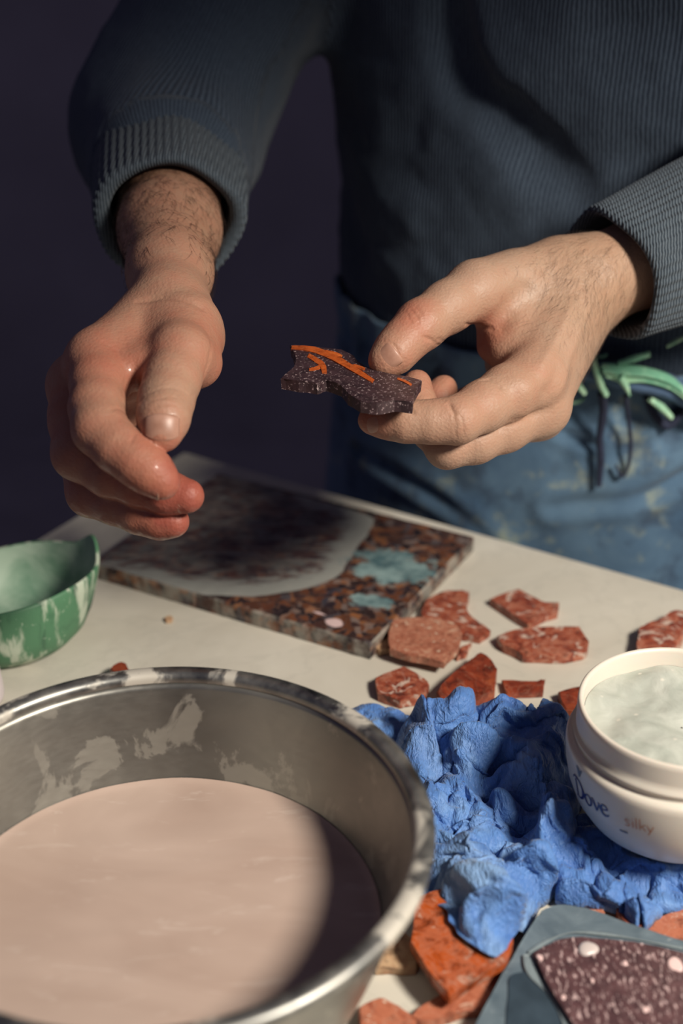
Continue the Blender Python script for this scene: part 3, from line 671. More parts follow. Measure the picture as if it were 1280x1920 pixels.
strokes('small_print', [([(0, 0), (1.0, 0.0)], [0.22, 0.22]), ([(0.1, -0.16), (0.8, -0.16)], [0.08, 0.08])], 0.049 * math.radians(-131), 0.0250, 0.0042, m_grey, 0.1)
strokes('bird_emblem', [([(0.0, 0.6), (0.3, 0.5), (0.55, 0.1), (0.5, -0.3)], [0.06, 0.32, 0.5, 0.1]), ([(0.35, 0.2), (0.75, 0.35), (0.95, 0.7)], [0.4, 0.3, 0.05])], 0.049 * math.radians(-163), 0.0405, 0.0050, m_grey)
rebase(jar, tuple(JC)); tag(jar, 'open white cosmetic jar of pale grey green paste standing on the blue cloth', 'jar')

# ------------------------------------------------------------------ implicit-surface modelling for the person
class Field:
    def __init__(s, lo, hi, h):
        s.h = h; s.lo = np.array(lo, float); s.n = np.ceil((np.array(hi) - s.lo) / h).astype(int) + 1
        s.D = np.full(s.n, 0.05, np.float32)
    def sub(s, lo, hi):
        a = np.clip(np.floor((np.array(lo) - s.lo) / s.h).astype(int), 0, s.n); b = np.clip(np.ceil((np.array(hi) - s.lo) / s.h).astype(int) + 1, 0, s.n)
        sl = tuple(slice(i, j) for i, j in zip(a, b))
        ax = [(s.lo[k] + s.h * np.arange(a[k], b[k])).astype(np.float32) for k in range(3)]
        return sl, ax
    @staticmethod
    def smin(a, b, k):
        if k <= 0: return np.minimum(a, b)
        h = np.maximum(k - np.abs(a - b), 0) / k
        return np.minimum(a, b) - h * h * (k / 4)
    def cone(s, a, b, ra, rb, k=0.003, n=None, flat=1.0, target=None, carve=False):
        """round cone from a to b; n/flat squashes its section along n"""
        a = np.asarray(a, float); b = np.asarray(b, float); m = max(ra, rb) + 0.014
        sl, ax = s.sub(np.minimum(a, b) - m, np.maximum(a, b) + m)
        if 0 in [len(x) for x in ax]: return
        X, Y, Z = np.meshgrid(*ax, indexing='ij', sparse=True)
        ab = b - a; L2 = float(ab @ ab) + 1e-12
        t = np.clip(((X - a[0]) * ab[0] + (Y - a[1]) * ab[1] + (Z - a[2]) * ab[2]) / L2, 0, 1)
        dx, dy, dz = X - a[0] - t * ab[0], Y - a[1] - t * ab[1], Z - a[2] - t * ab[2]
        d2 = dx * dx + dy * dy + dz * dz
        if n is not None:
            q = dx * n[0] + dy * n[1] + dz * n[2]; d2 = d2 + (flat * flat - 1) * q * q
        d = np.sqrt(d2) - (ra + (rb - ra) * t)
        if carve:
            s.D[sl] = -s.smin(-s.D[sl], d.astype(np.float32), k)
        else: s.D[sl] = s.smin(s.D[sl], d.astype(np.float32), k)
    def chain(s, pts, k=0.003):
        for (p, r), (q, t) in zip(pts[:-1], pts[1:]): s.cone(p, q, r, t, k)
    def mesh(s):
        """surface nets"""
        D = s.D; N = D < 0
        c = N[:-1, :-1, :-1]; anyp = np.zeros_like(c); allp = np.ones_like(c)
        nx, ny, nz = c.shape
        for i in (0, 1):
            for j in (0, 1):
                for k in (0, 1):
                    q = N[i:i + nx, j:j + ny, k:k + nz]; anyp |= q; allp &= q
        cells = np.argwhere(anyp & ~allp); idx = np.full(c.shape, -1, np.int32); idx[tuple(cells.T)] = np.arange(len(cells))
        P = np.zeros((len(cells), 3)); W = np.zeros(len(cells))
        cor = [(i, j, k) for i in (0, 1) for j in (0, 1) for k in (0, 1)]
        for a in cor:
            for ax in range(3):
                if a[ax]: continue
                b = list(a); b[ax] = 1
                va = D[tuple((cells + a).T)]; vb = D[tuple((cells + b).T)]; cr = (va < 0) != (vb < 0)
                t = np.where(cr, va / np.where(va == vb, 1, va - vb), 0)
                pt = np.array(a)[None] + 0.0 * cells; pt = pt.astype(float); pt[:, ax] += t
                P[cr] += pt[cr]; W[cr] += 1
        V = s.lo + (cells + P / W[:, None]) * s.h
        F = []
        for ax in range(3):
            u, v = [(1, 2), (2, 0), (0, 1)][ax]
            A = N[tuple(slice(0, -1) if q == ax else slice(None) for q in range(3))]; B = N[tuple(slice(1, None) if q == ax else slice(None) for q in range(3))]
            e = np.argwhere(A != B); e = e[(e[:, u] > 0) & (e[:, v] > 0) & (e[:, u] < idx.shape[u]) & (e[:, v] < idx.shape[v])]
            du = np.eye(3, dtype=int)[u]; dv = np.eye(3, dtype=int)[v]
            q = np.stack([idx[tuple((e - du - dv).T)], idx[tuple((e - dv).T)], idx[tuple(e.T)], idx[tuple((e - du).T)]], 1)
            fl = A[tuple(e.T)]; q[~fl] = q[~fl][:, ::-1]; F.append(q)
        F = np.vstack(F); F = F[(F >= 0).all(1)]
        return V, F
def vert_normals(V, F):
    a, b, c, d = V[F[:, 0]], V[F[:, 1]], V[F[:, 2]], V[F[:, 3]]
    fn = np.cross(c - a, d - b); N = np.zeros_like(V)
    for k in range(4): np.add.at(N, F[:, k], fn)
    return N / (np.linalg.norm(N, axis=1)[:, None] + 1e-15)
def relax(V, F, it=1, lam=0.5):
    E = np.vstack([F[:, [0, 1]], F[:, [1, 2]], F[:, [2, 3]], F[:, [3, 0]]])
    for _ in range(it):
        S = np.zeros_like(V); C = np.zeros(len(V))
        np.add.at(S, E[:, 0], V[E[:, 1]]); np.add.at(S, E[:, 1], V[E[:, 0]]); np.add.at(C, E[:, 0], 1); np.add.at(C, E[:, 1], 1)
        V = V + lam * (S / np.maximum(C, 1)[:, None] - V)
    return V

VOX = 0.00075
def J(px, py, d, r): return (D(px, py, d), r / 1000.0)
def build_hand(palm, fingers, webs, lo_hi, finger_k=0.005, join_k=0.007, carves=()):
    lo, hi = lo_hi
    A = Field(lo, hi, VOX); B = Field(lo, hi, VOX)
    for (p, r), (q, t), k in palm: A.cone(p, q, r, t, k)
    for ch in fingers:
        Cf = Field(np.min([p for p, r in ch], 0) - 0.03, np.max([p for p, r in ch], 0) + 0.03, VOX)
        Cf.lo = B.lo + np.round((Cf.lo - B.lo) / VOX) * VOX
        Cf.chain(ch, finger_k)
        o = np.round((Cf.lo - B.lo) / VOX).astype(int); a = np.maximum(o, 0); b = np.minimum(o + Cf.n, B.n)
        sl = tuple(slice(i, j) for i, j in zip(a, b)); sc = tuple(slice(i - q, j - q) for i, j, q in zip(a, b, o))
        B.D[sl] = Field.smin(B.D[sl], Cf.D[sc], 0.0004)
    for (p, r), (q, t), k in webs: A.cone(p, q, r, t, k)
    A.D = Field.smin(A.D, B.D, join_k)
    for pts, r, k in carves:
        for p, q in zip(pts[:-1], pts[1:]): A.cone(p, q, r, r, k, carve=True)
    V, F = A.mesh(); V = relax(V, F, 2, 0.5)
    return V, F

# ---- the hand at the left of the picture, held open with the thumb towards the camera
dz = -0.035
def JL(px, py, d, r): return J(px, py, d + dz, r)
wrist_l = D(318, 568, 0.745 + dz); cuff_l = D(318, 405, 0.835 + dz)
fdir_l = (cuff_l - wrist_l) / np.linalg.norm(cuff_l - wrist_l)
elbow_l = wrist_l + fdir_l * 0.26
palm_l = []
mcp = [JL(182, 676, .708, 13.2), JL(146, 722, .722, 12.8), JL(146, 778, .740, 12.0), JL(168, 822, .758, 10.5)]
carp = [JL(296, 600, .742, 15.5), JL(296, 612, .748, 15.0), JL(300, 630, .755, 14.5), JL(306, 648, .762, 14.0)]
for c, m in zip(carp, mcp): palm_l.append((c, m, 0.012))
for c, m in zip(mcp[:-1], mcp[1:]): palm_l.append(((c[0], 0.0095), (m[0], 0.0095), 0.010))
palm_l += [(JL(320, 572, .745, 17.0), JL(306, 602, .742, 17.5), 0.012),
           (JL(352, 606, .730, 15.5), JL(368, 680, .715, 12.5), 0.010),      # ball of the thumb
           (JL(330, 600, .745, 16.0), JL(362, 640, .738, 15.0), 0.010),
           (JL(340, 690, .745, 12.0), JL(250, 800, .752, 9.0), 0.012),       # hollow of the palm
           (JL(225, 690, .735, 11.0), JL(215, 790, .748, 9.0), 0.012)]
palm_l += [((wrist_l, 0.0172), (wrist_l + fdir_l * 0.035, 0.0212), 0.008), ((wrist_l + fdir_l * 0.035, 0.0212), (wrist_l + fdir_l * 0.09, 0.0272), 0.008),
           ((wrist_l + fdir_l * 0.09, 0.0272), (wrist_l + fdir_l * 0.19, 0.0330), 0.008)]
thumb_l = [JL(334, 622, .726, 14.0), JL(338, 668, .702, 14.6), JL(322, 714, .688, 12.4), JL(311, 752, .678, 12.0), JL(306, 785, .669, 11.1), JL(303, 812, .664, 8.8)]
index_l = [mcp[0], JL(186, 720, .694, 13.0), JL(182, 765, .680, 12.2), JL(187, 804, .670, 11.8), JL(222, 840, .664, 10.8), JL(258, 868, .660, 10.0), JL(285, 887, .659, 9.3), JL(305, 905, .659, 7.6)]
middle_l = [mcp[1], JL(140, 790, .706, 11.6), JL(148, 850, .694, 12.0), JL(205, 888, .690, 10.4), JL(262, 908, .688, 10.0), JL(312, 924, .684, 9.4), JL(350, 930, .681, 8.0)]
ring_l = [mcp[2], JL(150, 852, .722, 11.0), JL(172, 922, .708, 11.4), JL(215, 942, .702, 9.8), JL(262, 962, .698, 9.2), JL(300, 974, .694, 8.6), JL(325, 978, .691, 7.4)]
little_l = [mcp[3], JL(180, 866, .744, 9.4), JL(205, 918, .732, 9.4), JL(245, 940, .726, 8.2), JL(285, 950, .722, 7.2)]
webs_l = [(JL(304, 622, .726, 9.5), JL(258, 684, .700, 7.0), 0.008), (JL(222, 650, .716, 10.0), JL(258, 692, .701, 6.5), 0.008), (JL(260, 694, .704, 6.5), JL(284, 716, .704, 6.0), 0.008), (JL(300, 652, .728, 10.0), JL(232, 694, .718, 8.0), 0.010), (JL(322, 700, .720, 8.5), JL(236, 724, .722, 7.5), 0.010), (JL(268, 610, .742, 13.0), JL(200, 668, .716, 12.0), 0.010)]
allp = np.array([p for ch in (thumb_l, index_l, middle_l, ring_l, little_l) for p, r in ch] + [wrist_l + fdir_l * 0.17, wrist_l] + [p for c in palm_l for p, r in c[:2]][:40])
finger_k_l = 0.006
VL, FL = build_hand(palm_l, [thumb_l, index_l, middle_l, ring_l, little_l], webs_l, (allp.min(0) - 0.035, allp.max(0) + 0.035))

# ---- the hand at the right of the picture, pinching the stone
wrist_r = D(1122, 520, 0.765); cuff_r = D(1215, 478, 0.80)
elbow_r = D(1690, 285, 0.815); fdir_r = (elbow_r - wrist_r) / np.linalg.norm(elbow_r - wrist_r)
palm_r = []
mcpr = [J(1000, 708, .716, 14.2), J(1014, 764, .728, 13.2), J(1010, 775, .752, 12.0), J(1004, 770, .772, 11.0)]
carpr = [J(1075, 560, .752, 17.0), J(1090, 585, .762, 15.5), J(1090, 590, .775, 15.0), J(1090, 585, .788, 14.0)]
for c, m in zip(carpr, mcpr): palm_r.append((c, m, 0.012))
for c, m in zip(mcpr[:-1], mcpr[1:]): palm_r.append(((c[0], 0.0100), (m[0], 0.0100), 0.008))
palm_r += [(J(1096, 520, .760, 21.0), J(1068, 560, .755, 19.0), 0.012),
           (J(1040, 505, .755, 17.0), J(930, 545, .738, 15.5), 0.012),        # base of the thumb
           (J(1040, 560, .752, 15.0), J(960, 640, .735, 12.0), 0.012),        # between thumb and index
           (J(1010, 590, .765, 15.0), J(950, 680, .770, 12.0), 0.012)]
palm_r += [((wrist_r, 0.0225), (wrist_r + fdir_r * 0.04, 0.0240), 0.010), ((wrist_r + fdir_r * 0.04, 0.0240), (wrist_r + fdir_r * 0.11, 0.0280), 0.010),
           ((wrist_r + np.array([0.0, 0.012, -0.010]), 0.0195), (wrist_r + fdir_r * 0.05 + np.array([0.0, 0.012, -0.008]), 0.022), 0.012)]
thumb_r = [J(960, 530, .742, 16.0), J(892, 545, .728, 15.0), J(838, 576, .716, 12.6), J(788, 610, .707, 12.2), J(757, 640, .701, 10.6), J(736, 664, .697, 9.8), J(720, 678, .695, 7.6)]
index_r = [mcpr[0], J(950, 738, .704, 13.6), J(905, 762, .694, 12.0), J(856, 788, .684, 11.0), J(808, 791, .683, 9.8), J(760, 790, .684, 9.6), J(722, 787, .687, 8.4), J(696, 788, .689, 6.6)]
middle_r = [mcpr[1], J(945, 800, .716, 12.4), J(890, 826, .708, 11.0), J(838, 838, .704, 10.2), J(806, 806, .714, 9.0), J(786, 765, .722, 8.8), J(778, 738, .726, 8.2), J(782, 718, .728, 6.8)]
ring_r = [mcpr[2], J(940, 800, .748, 11.2), J(882, 824, .744, 10.4), J(846, 828, .742, 9.6), J(826, 790, .748, 8.8), J(822, 748, .750, 8.4), J(832, 728, .752, 7.0)]
little_r = [mcpr[3], J(945, 790, .776, 9.4), J(900, 806, .774, 8.8), J(872, 800, .774, 8.2), J(866, 770, .774, 7.6), J(872, 748, .774, 6.6)]
webs_r = [(J(955, 600, .738, 10.5), J(950, 660, .732, 9.5), 0.010), (J(925, 590, .742, 7.5), J(920, 650, .742, 7.0), 0.008)]
carves_r = []
allp = np.array([p for ch in (thumb_r, index_r, middle_r, ring_r, little_r) for p, r in ch] + [wrist_r + fdir_r * 0.10, wrist_r] + [p for c in palm_r for p, r in c[:2]][:40])
VR, FR = build_hand(palm_r, [thumb_r, index_r, middle_r, ring_r, little_r], webs_r, (allp.min(0) - 0.035, allp.max(0) + 0.035), carves=carves_r)

# ---- fine relief: joint creases, tendons, nail folds
def crease(V, N, pts, depth, width, facing=None):
    d = pline_dist(V, pts); m = np.exp(-(d / width) ** 2) * depth * 0.6
    L = sum(np.linalg.norm(b - a) for a, b in zip(pts[:-1], pts[1:])); c_ = (pts[0] + pts[-1]) / 2
    m = m * np.clip(1.25 - (np.linalg.norm(V - c_, axis=1) / (L / 2 + 2.5 * width)) ** 2, 0, 1)
    if facing is not None: m = m * np.clip((N @ facing) * 2 + 0.3, 0, 1)
    return V - N * m[:, None]
TOCAM = -ray(640, 960)
def surf_pts(V, N, pxs, dlim=9):
    """nearest camera-side surface points along given sight lines"""
    out = []
    for px, py in pxs:
        r = ray(px, py); q = V - CAM; t = q @ r / (r @ r); off = np.linalg.norm(q - t[:, None] * r, axis=1)
        c = np.where(off < 0.0016)[0]
        if len(c) == 0: c = np.argsort(off)[:5]
        out.append(V[c[np.argmin(t[c])]])
    return out
def wrinkles(V, F, lines):
    N = vert_normals(V, F)
    for pxs, depth, width in lines: V = crease(V, N, surf_pts(V, N, pxs), depth, width)
    return V
VR = wrinkles(VR, FR, [
    ([(826, 652), (812, 640), (800, 632)], 0.0012, 0.0010), ([(838, 648), (826, 636)], 0.0008, 0.0009),
    ([(842, 752), (848, 764), (850, 772)], 0.0012, 0.0010), ([(770, 757), (774, 768)], 0.0011, 0.0010),
    ([(905, 707), (918, 706), (930, 712), (940, 722)], 0.0012, 0.0011), ([(878, 612), (895, 618), (915, 618)], 0.0013, 0.0012),
    ([(850, 778), (858, 800), (856, 822)], 0.0005, 0.0008), ([(868, 776), (874, 796), (870, 818)], 0.0005, 0.0008), ([(882, 780), (888, 800)], 0.0004, 0.0008),
    ([(768, 575), (782, 590)], 0.0005, 0.0008), ([(778, 570), (792, 584)], 0.0004, 0.0008), ([(760, 584), (774, 600)], 0.0004, 0.0008),
    ([(735, 640), (748, 652), (744, 676)], 0.0006, 0.0009), ([(985, 540), (960, 570), (935, 605)], 0.0035, 0.0060), ([(1080, 560), (1050, 620), (1020, 680)], -0.0016, 0.0030), ([(1100, 600), (1075, 660), (1050, 740)], -0.0012, 0.0030), ([(1010, 700), (995, 725)], -0.0028, 0.0075), ([(1052, 690), (1030, 735)], 0.0016, 0.0040), ([(1035, 770), (1000, 782), (960, 792)], 0.0010, 0.0030)])
VL = wrinkles(VL, FL, [
    ([(258, 745), (285, 728), (320, 722), (356, 736)], 0.0006, 0.0009), ([(270, 752), (300, 740), (335, 742)], 0.0005, 0.0008),
    ([(282, 760), (310, 752), (340, 756)], 0.0004, 0.0008),
    ([(196, 636), (222, 652), (240, 690)], 0.0007, 0.0011), ([(240, 770), (225, 760), (210, 762)], 0.0007, 0.0010), ([(258, 808), (246, 822)], 0.0007, 0.0009),
    ([(255, 560), (300, 553), (345, 556), (380, 572)], 0.0016, 0.0018), ([(395, 620), (400, 660), (388, 710)], 0.0008, 0.0014),
    ([(272, 783), (278, 796), (284, 812)], 0.0006, 0.0009), ([(338, 780), (340, 800)], 0.0006, 0.0009), ([(276, 778), (304, 770), (334, 776)], 0.0007, 0.0009)])
def skin_attrs(V, spots, base, hair):
    red = np.full(len(V), base)
    for px, py, d, s, a in spots: red += a * np.exp(-((V - D(px, py, d)) ** 2).sum(1) / (2 * (s / 1000) ** 2))
    hr = np.zeros(len(V))
    for px, py, d, s, a in hair: hr += a * np.exp(-((V - D(px, py, d)) ** 2).sum(1) / (2 * (s / 1000) ** 2))
    return np.clip(red, 0, 1), np.clip(hr, 0, 1)
redL, hairL = skin_attrs(VL, [(310, 905, .625, 12, .45), (350, 930, .645, 12, .45), (325, 980, .655, 12, .45), (205, 700, .66, 18, .25), (380, 680, .68, 16, .25), (250, 840, .63, 14, .2), (300, 760, .64, 14, -.18), (180, 860, .68, 30, .2)], 0.42, [(300, 430, .79, 22, 1.0), (325, 500, .75, 16, .9), (290, 380, .82, 20, .8)])
redR, hairR = skin_attrs(VR, [(700, 790, .685, 12, .4), (775, 595, .70, 9, .45), (745, 665, .69, 14, .25), (905, 620, .73, 14, .4), (860, 770, .68, 13, .2), (1000, 715, .70, 18, .18), (800, 730, .74, 25, .4), (1040, 560, .74, 35, -.1)], 0.20, [(1110, 500, .74, 26, .55), (1085, 590, .745, 22, .3)])

wetL, _ = skin_attrs(VL, [(310, 905, .625, 14, 1), (350, 930, .645, 14, 1), (325, 980, .655, 14, 1), (305, 780, .635, 16, .9), (175, 790, .64, 12, .9), (225, 840, .63, 12, .6), (215, 690, .66, 12, .5), (190, 960, .67, 14, .8)], 0.0, [])
# ---- the rest of the body under the clothes
TC = CORNER + E1 * 0.235 - E2 * 0.172; TC[2] = 0.0
LAT = E1.copy(); DEP = -E2.copy()             # to his left, to his back
def torso_d(X, Y, Z, off):
    lat = (X - TC[0]) * LAT[0] + (Y - TC[1]) * LAT[1]; dep = (X - TC[0]) * DEP[0] + (Y - TC[1]) * DEP[1]
    a = np.interp(Z, [-0.1, 0.08, 0.2, 0.42, 0.52, 0.60], [0.175, 0.170, 0.178, 0.200, 0.190, 0.09]) + off
    b = np.interp(Z, [-0.1, 0.08, 0.2, 0.42, 0.52, 0.60], [0.120, 0.122, 0.130, 0.125, 0.100, 0.06]) + off
    k = np.sqrt((lat / a) ** 2 + (dep / b) ** 2) + 1e-6
    return (k - 1) * np.minimum(a, b) * 0.9, lat, dep
sh_l = TC - LAT * 0.185 + np.array([0, 0, 0.50]) + DEP * 0.01; sh_r = TC + LAT * 0.185 + np.array([0, 0, 0.50]) + DEP * 0.01
def body_field(h, off, zlo, zhi, sl):
    f = Field(TC + [-0.42, -0.42, zlo - 0.03], TC + [0.42, 0.30, zhi + 0.04], h)
    slc, ax = f.sub(f.lo, f.lo + f.n * h); X, Y, Z = np.meshgrid(*ax, indexing='ij')
    d, lat, dep = torso_d(X, Y, Z, off)
    if sl:                                     # cloth: soft folds
        q = np.stack([lat.ravel(), dep.ravel(), Z.ravel()], 1)
        d = d.ravel() + 0.0045 * vnoise(q * [1, 1, 0.8] + [0, 0, 0], 13, 21, 2); d = d.reshape(lat.shape)
    d = np.maximum(d, zlo - Z); d = np.maximum(d, Z - zhi)
    f.D = d.astype(np.float32); return f
bf = body_field(0.007, -0.035, -0.12, 0.58, False)
bf.cone(sh_l, elbow_l, 0.050, 0.040, 0.03); bf.cone(elbow_l, wrist_l + fdir_l * 0.175, 0.040, 0.0315, 0.02)
bf.cone(sh_r, elbow_r, 0.050, 0.040, 0.03); bf.cone(elbow_r, wrist_r + fdir_r * 0.10, 0.040, 0.0265, 0.02)
VB, FB = bf.mesh()
V = np.vstack([VL, VR, VB]); F = np.vstack([FL, FR + len(VL), FB + len(VL) + len(VR)])
zb_ = np.zeros(len(VB))
def mat_skin():
    m = MB('skin'); co = m.coord(); red = m.attr('red'); hair = m.attr('hair')
    mott = m.noise(co, 110, 4, 0.6); fine = m.noise(co, 900, 3, 0.6); vor = m.voronoi(co, 620, 'Distance')
    r2 = m.math('ADD', red, m.math('MULTIPLY', m.math('SUBTRACT', mott, 0.5), 0.45), True)
    c = m.ramp(r2, [(0.0, srgb(160, 135, 116)), (0.35, srgb(160, 124, 103)), (0.7, srgb(160, 102, 82)), (1.0, srgb(144, 76, 62))])
    c = m.mix(m.math('MULTIPLY', hair, 0.45), c, srgb(150, 112, 80))
    c = m.mix(m.math('MULTIPLY', m.math('POWER', hair, 3.0), m.ramp(m.noise(m.mapping(co, (1.6, 0.5, 1), (0, 0, 0.4)), 160, 5, 0.65), [(0.42, 0.0), (0.62, 0.55)])), c, srgb(92, 68, 48))  # noisy dark streaks paint the hairs' shadows into the skin colour
    m.set(Base_Color=c, Coat_Weight=m.math('MULTIPLY', m.attr('wet'), m.ramp(m.noise(co, 260, 4), [(0.46, 0.0), (0.60, 0.7)])), Coat_Roughness=0.16, Roughness=m.ramp(mott, [(0.35, 0.46), (0.65, 0.60)]), Subsurface_Weight=0.12, Subsurface_Radius=(1.0, 0.35, 0.18), Subsurface_Scale=0.004, Specular_IOR_Level=0.35)
    m.bump(m.math('ADD', m.math('ADD', m.math('MULTIPLY', vor, 0.6), m.math('MULTIPLY', fine, 0.7)), m.math('MULTIPLY', m.noise(m.mapping(co, (1, 1, 1), (0.5, 0.3, 0.7)), 260, 4, 0.6), 1.2)), 0.42, 0.0006)
    return m.m
m_skin = mat_skin()
person = empty('person')
body = new_mesh('body', V, F, m_skin, person, True, {'red': np.r_[redL, redR, zb_ + 0.2], 'hair': np.r_[hairL, hairR, zb_], 'wet': np.r_[wetL, np.zeros(len(VR)), zb_]})

# ---- nails
m_nail = MB('nail'); m_nail.set(Base_Color=m_nail.mix(m_nail.ramp(m_nail.noise(m_nail.coord(), 150), [(0.35, 0.0), (0.65, 1.0)]), srgb(150, 110, 92), srgb(166, 126, 108)), Roughness=0.42); m_nail = m_nail.m
def nail(c, axis, nrm, w, l, R):
    axis = np.asarray(axis, float); axis /= np.linalg.norm(axis); nrm = nrm - axis * (nrm @ axis); nrm /= np.linalg.norm(nrm); lat = np.cross(axis, nrm)
    nu, nv = 19, 15; phi = math.asin(min(0.96, w / 2 / R)); V = []
    for u in np.linspace(-1, 1, nu):
        for v in np.linspace(-1, 1, nv):
            k = math.sqrt(max(0.0, 1 - 0.72 * abs(u) ** 2.6)) if v > 0 else math.sqrt(max(0.0, 1 - 0.55 * abs(u) ** 2.4))
            vv = v * k; ed = max(abs(u), abs(v)) ** 6
            V.append(c + axis * vv * l / 2 + lat * math.sin(u * phi) * R + nrm * ((math.cos(u * phi) - 1) * R - 0.0010 * vv * vv - 0.0003 * ed + (0.0003 if v > 0.9 else 0)))
    o = new_mesh('fingernail', V, grid_faces(nu, nv), m_nail, body, True)
    s = o.modifiers.new('thickness', 'SOLIDIFY'); s.thickness = 0.0008; s.offset = -0.7
    return o
def unit(v): return v / np.linalg.norm(v)
def nail_on(V, F, px, py, tip_px, w, l, R, lift=0.0, nrm=None):
    """set a nail on the skin where a sight line meets the finger"""
    N = vert_normals(V, F) if not hasattr(nail_on, 'c') or nail_on.c[0] is not V else nail_on.c[1]
    nail_on.c = (V, N); p = surf_pts(V, N, [(px, py)])[0]; q = surf_pts(V, N, [tip_px])[0]
    near = np.linalg.norm(V - p, axis=1) < w * 0.35; nn = unit(N[near].mean(0)) if nrm is None else unit(nrm)
    return nail(p + nn * (0.0002 + lift), q - p, nn, w, l, R)
nail_on(VL, FL, 305, 794, (303, 820), 0.0150, 0.0118, 0.0104)
nail_on(VR, FR, 719, 671, (706, 690), 0.0122, 0.0120, 0.0082)
nail_on(VR, FR, 690, 801, (678, 804), 0.0098, 0.0100, 0.0070)
def nail_dir(a, b, r, dirpx, w, l, R, f=0.75):
    """a nail on the back of the last finger bone a-b, on the side given as an image direction plus towards the camera"""
    ax = unit(b[0] - a[0]); nn = unit(np.array([1.0, 0, 0]) * dirpx[0] + np.array([0, math.sin(PITCH), math.cos(PITCH)]) * dirpx[1] + unit(TOCAM) * dirpx[2]); nn = unit(nn - ax * (nn @ ax))
    c = a[0] * (1 - f) + b[0] * f + nn * (a[1] * (1 - f) + b[1] * f + 0.0001)
    return nail(c, ax, nn, w, l, R)
nail_dir(index_l[-2], index_l[-1], 0, (-0.55, -0.75, 0.20), 0.0118, 0.0110, 0.0082)
nail_dir(middle_l[-2], middle_l[-1], 0, (-0.45, -0.80, 0.25), 0.0112, 0.0110, 0.0080, 0.55)
nail_dir(ring_l[-2], ring_l[-1], 0, (-0.45, -0.80, 0.20), 0.0104, 0.0100, 0.0074, 0.6)

# ---- hair on the wrists
def hairs(V, F, w, n, direc, length, seed, name, th=1.0, spread=0.35):
    rnd = np.random.RandomState(seed); N = vert_normals(V, F); pr = w ** 1.5; pr = pr / pr.sum()
    ids = rnd.choice(len(V), n, p=pr); VV, FF = [], []
    for k, i in enumerate(ids):
        p, nn = V[i], N[i]; d = direc + rnd.normal(0, spread, 3); d = d - nn * (d @ nn); d = unit(d); L = length * rnd.uniform(0.5, 1.2)
        side = np.cross(d, nn); bend = side * rnd.normal(0, 0.2)
        c = [p - nn * 0.0003, p + d * L * 0.35 + nn * L * 0.10, p + d * L * 0.7 + nn * L * 0.12 + bend * L * 0.3, p + d * L + nn * L * 0.06 + bend * L * 0.8]
        b = len(VV)
        for q, r in zip(c, (0.00007 * th, 0.00007 * th, 0.00005 * th, 0.00001)):
            for a in range(3): VV.append(q + r * (math.cos(a * 2.094) * side + math.sin(a * 2.094) * nn))
        for s in range(3):
            for a in range(3): FF.append((b + s * 3 + a, b + s * 3 + (a + 1) % 3, b + (s + 1) * 3 + (a + 1) % 3, b + (s + 1) * 3 + a))
    o = new_mesh(name, np.array(VV), np.array(FF), m_hair, body, True); o['kind'] = 'stuff'; return o
m_hair = m_plain('dark_hair', srgb(52, 36, 28), 0.5)
hairs(VL, FL, hairL * (hairL > 0.1), 2600, -fdir_l + np.array([0.35, 0, 0]), 0.012, 1, 'arm_hair', 1.15, 0.4)
hairs(VR, FR, hairR * (hairR > 0.05), 1100, -fdir_r * 0.5 + np.array([0.0, 0, -0.8]), 0.009, 2, 'arm_hair', 0.42, 0.22)

# ---- sweater
def mat_knit(name, c1, c2, scale, attr=True):
    m = MB(name); co = m.attr('knit', 'Vector') if attr else m.coord()
    w = m.n('ShaderNodeTexWave'); w.wave_type = 'BANDS'; w.bands_direction = 'X'; w.inputs['Scale'].default_value = scale; w.inputs['Distortion'].default_value = 1.2
    w.inputs['Detail'].default_value = 2; w.inputs['Detail Scale'].default_value = 2.0; m.link(co, w.inputs['Vector'])
    n = m.noise(m.mapping(co, (1, 1, 0.5)), 420, 4, 0.7); big = m.noise(co, 16, 3)
    h = m.math('ADD', w.outputs['Fac'], m.math('MULTIPLY', n, 0.9))
    c = m.mix(m.ramp(m.math('MULTIPLY', h, 0.55), [(0.25, 0.0), (0.8, 1.0)]), c1, c2)
    c = m.mix(m.math('MULTIPLY', big, 0.3), c, tuple(x * 0.7 for x in c1))
    m.set(Base_Color=c, Roughness=0.95, Sheen_Weight=0.08, Sheen_Roughness=0.5, Specular_IOR_Level=0.1); m.bump(h, 0.5, 0.0012)
    return m.m
m_knit = mat_knit('navy_knit', (0.020, 0.029, 0.046), (0.072, 0.098, 0.136), 115)
m_cuff = mat_knit('ribbed_cuff_knit', (0.024, 0.034, 0.047), (0.115, 0.14, 0.165), 200, False)  # same knit in lighter colours, painting in the lamplight the cuffs catch
sf = body_field(0.0045, 0.010, 0.045, 0.57, True)
sl_end_l = cuff_l + fdir_l * 0.078; sl_end_r = wrist_r + fdir_r * 0.118
sf.cone(sh_l, elbow_l, 0.072, 0.060, 0.03); sf.cone(elbow_l, sl_end_l, 0.060, 0.050, 0.02)
sf.cone(sh_r, elbow_r, 0.072, 0.066, 0.02); sf.cone(elbow_r, sl_end_r, 0.066, 0.056, 0.010)
def on_body(px, py, off=0.0, z_ab=None):
    """the point of the clothed trunk seen along a sight line"""
    r = ray(px, py); best = None
    for t in np.linspace(0.5, 1.6, 2200):
        p = CAM + r * t; d, _, _ = torso_d(p[0], p[1], p[2], 0.010 + off)
        if d < 0: return p
    return CAM + r * 1.0
fold = [on_body(x, y) for x, y in ((828, -60), (838, 60), (868, 150), (950, 230), (1010, 290), (1062, 335))]
for p, q in zip(fold[:-1], fold[1:]): sf.cone(p, q, 0.011, 0.011, 0.016, carve=True)
fold2 = [on_body(x, y) for x, y in ((420, -40), (520, 160), (590, 380), (640, 470))]
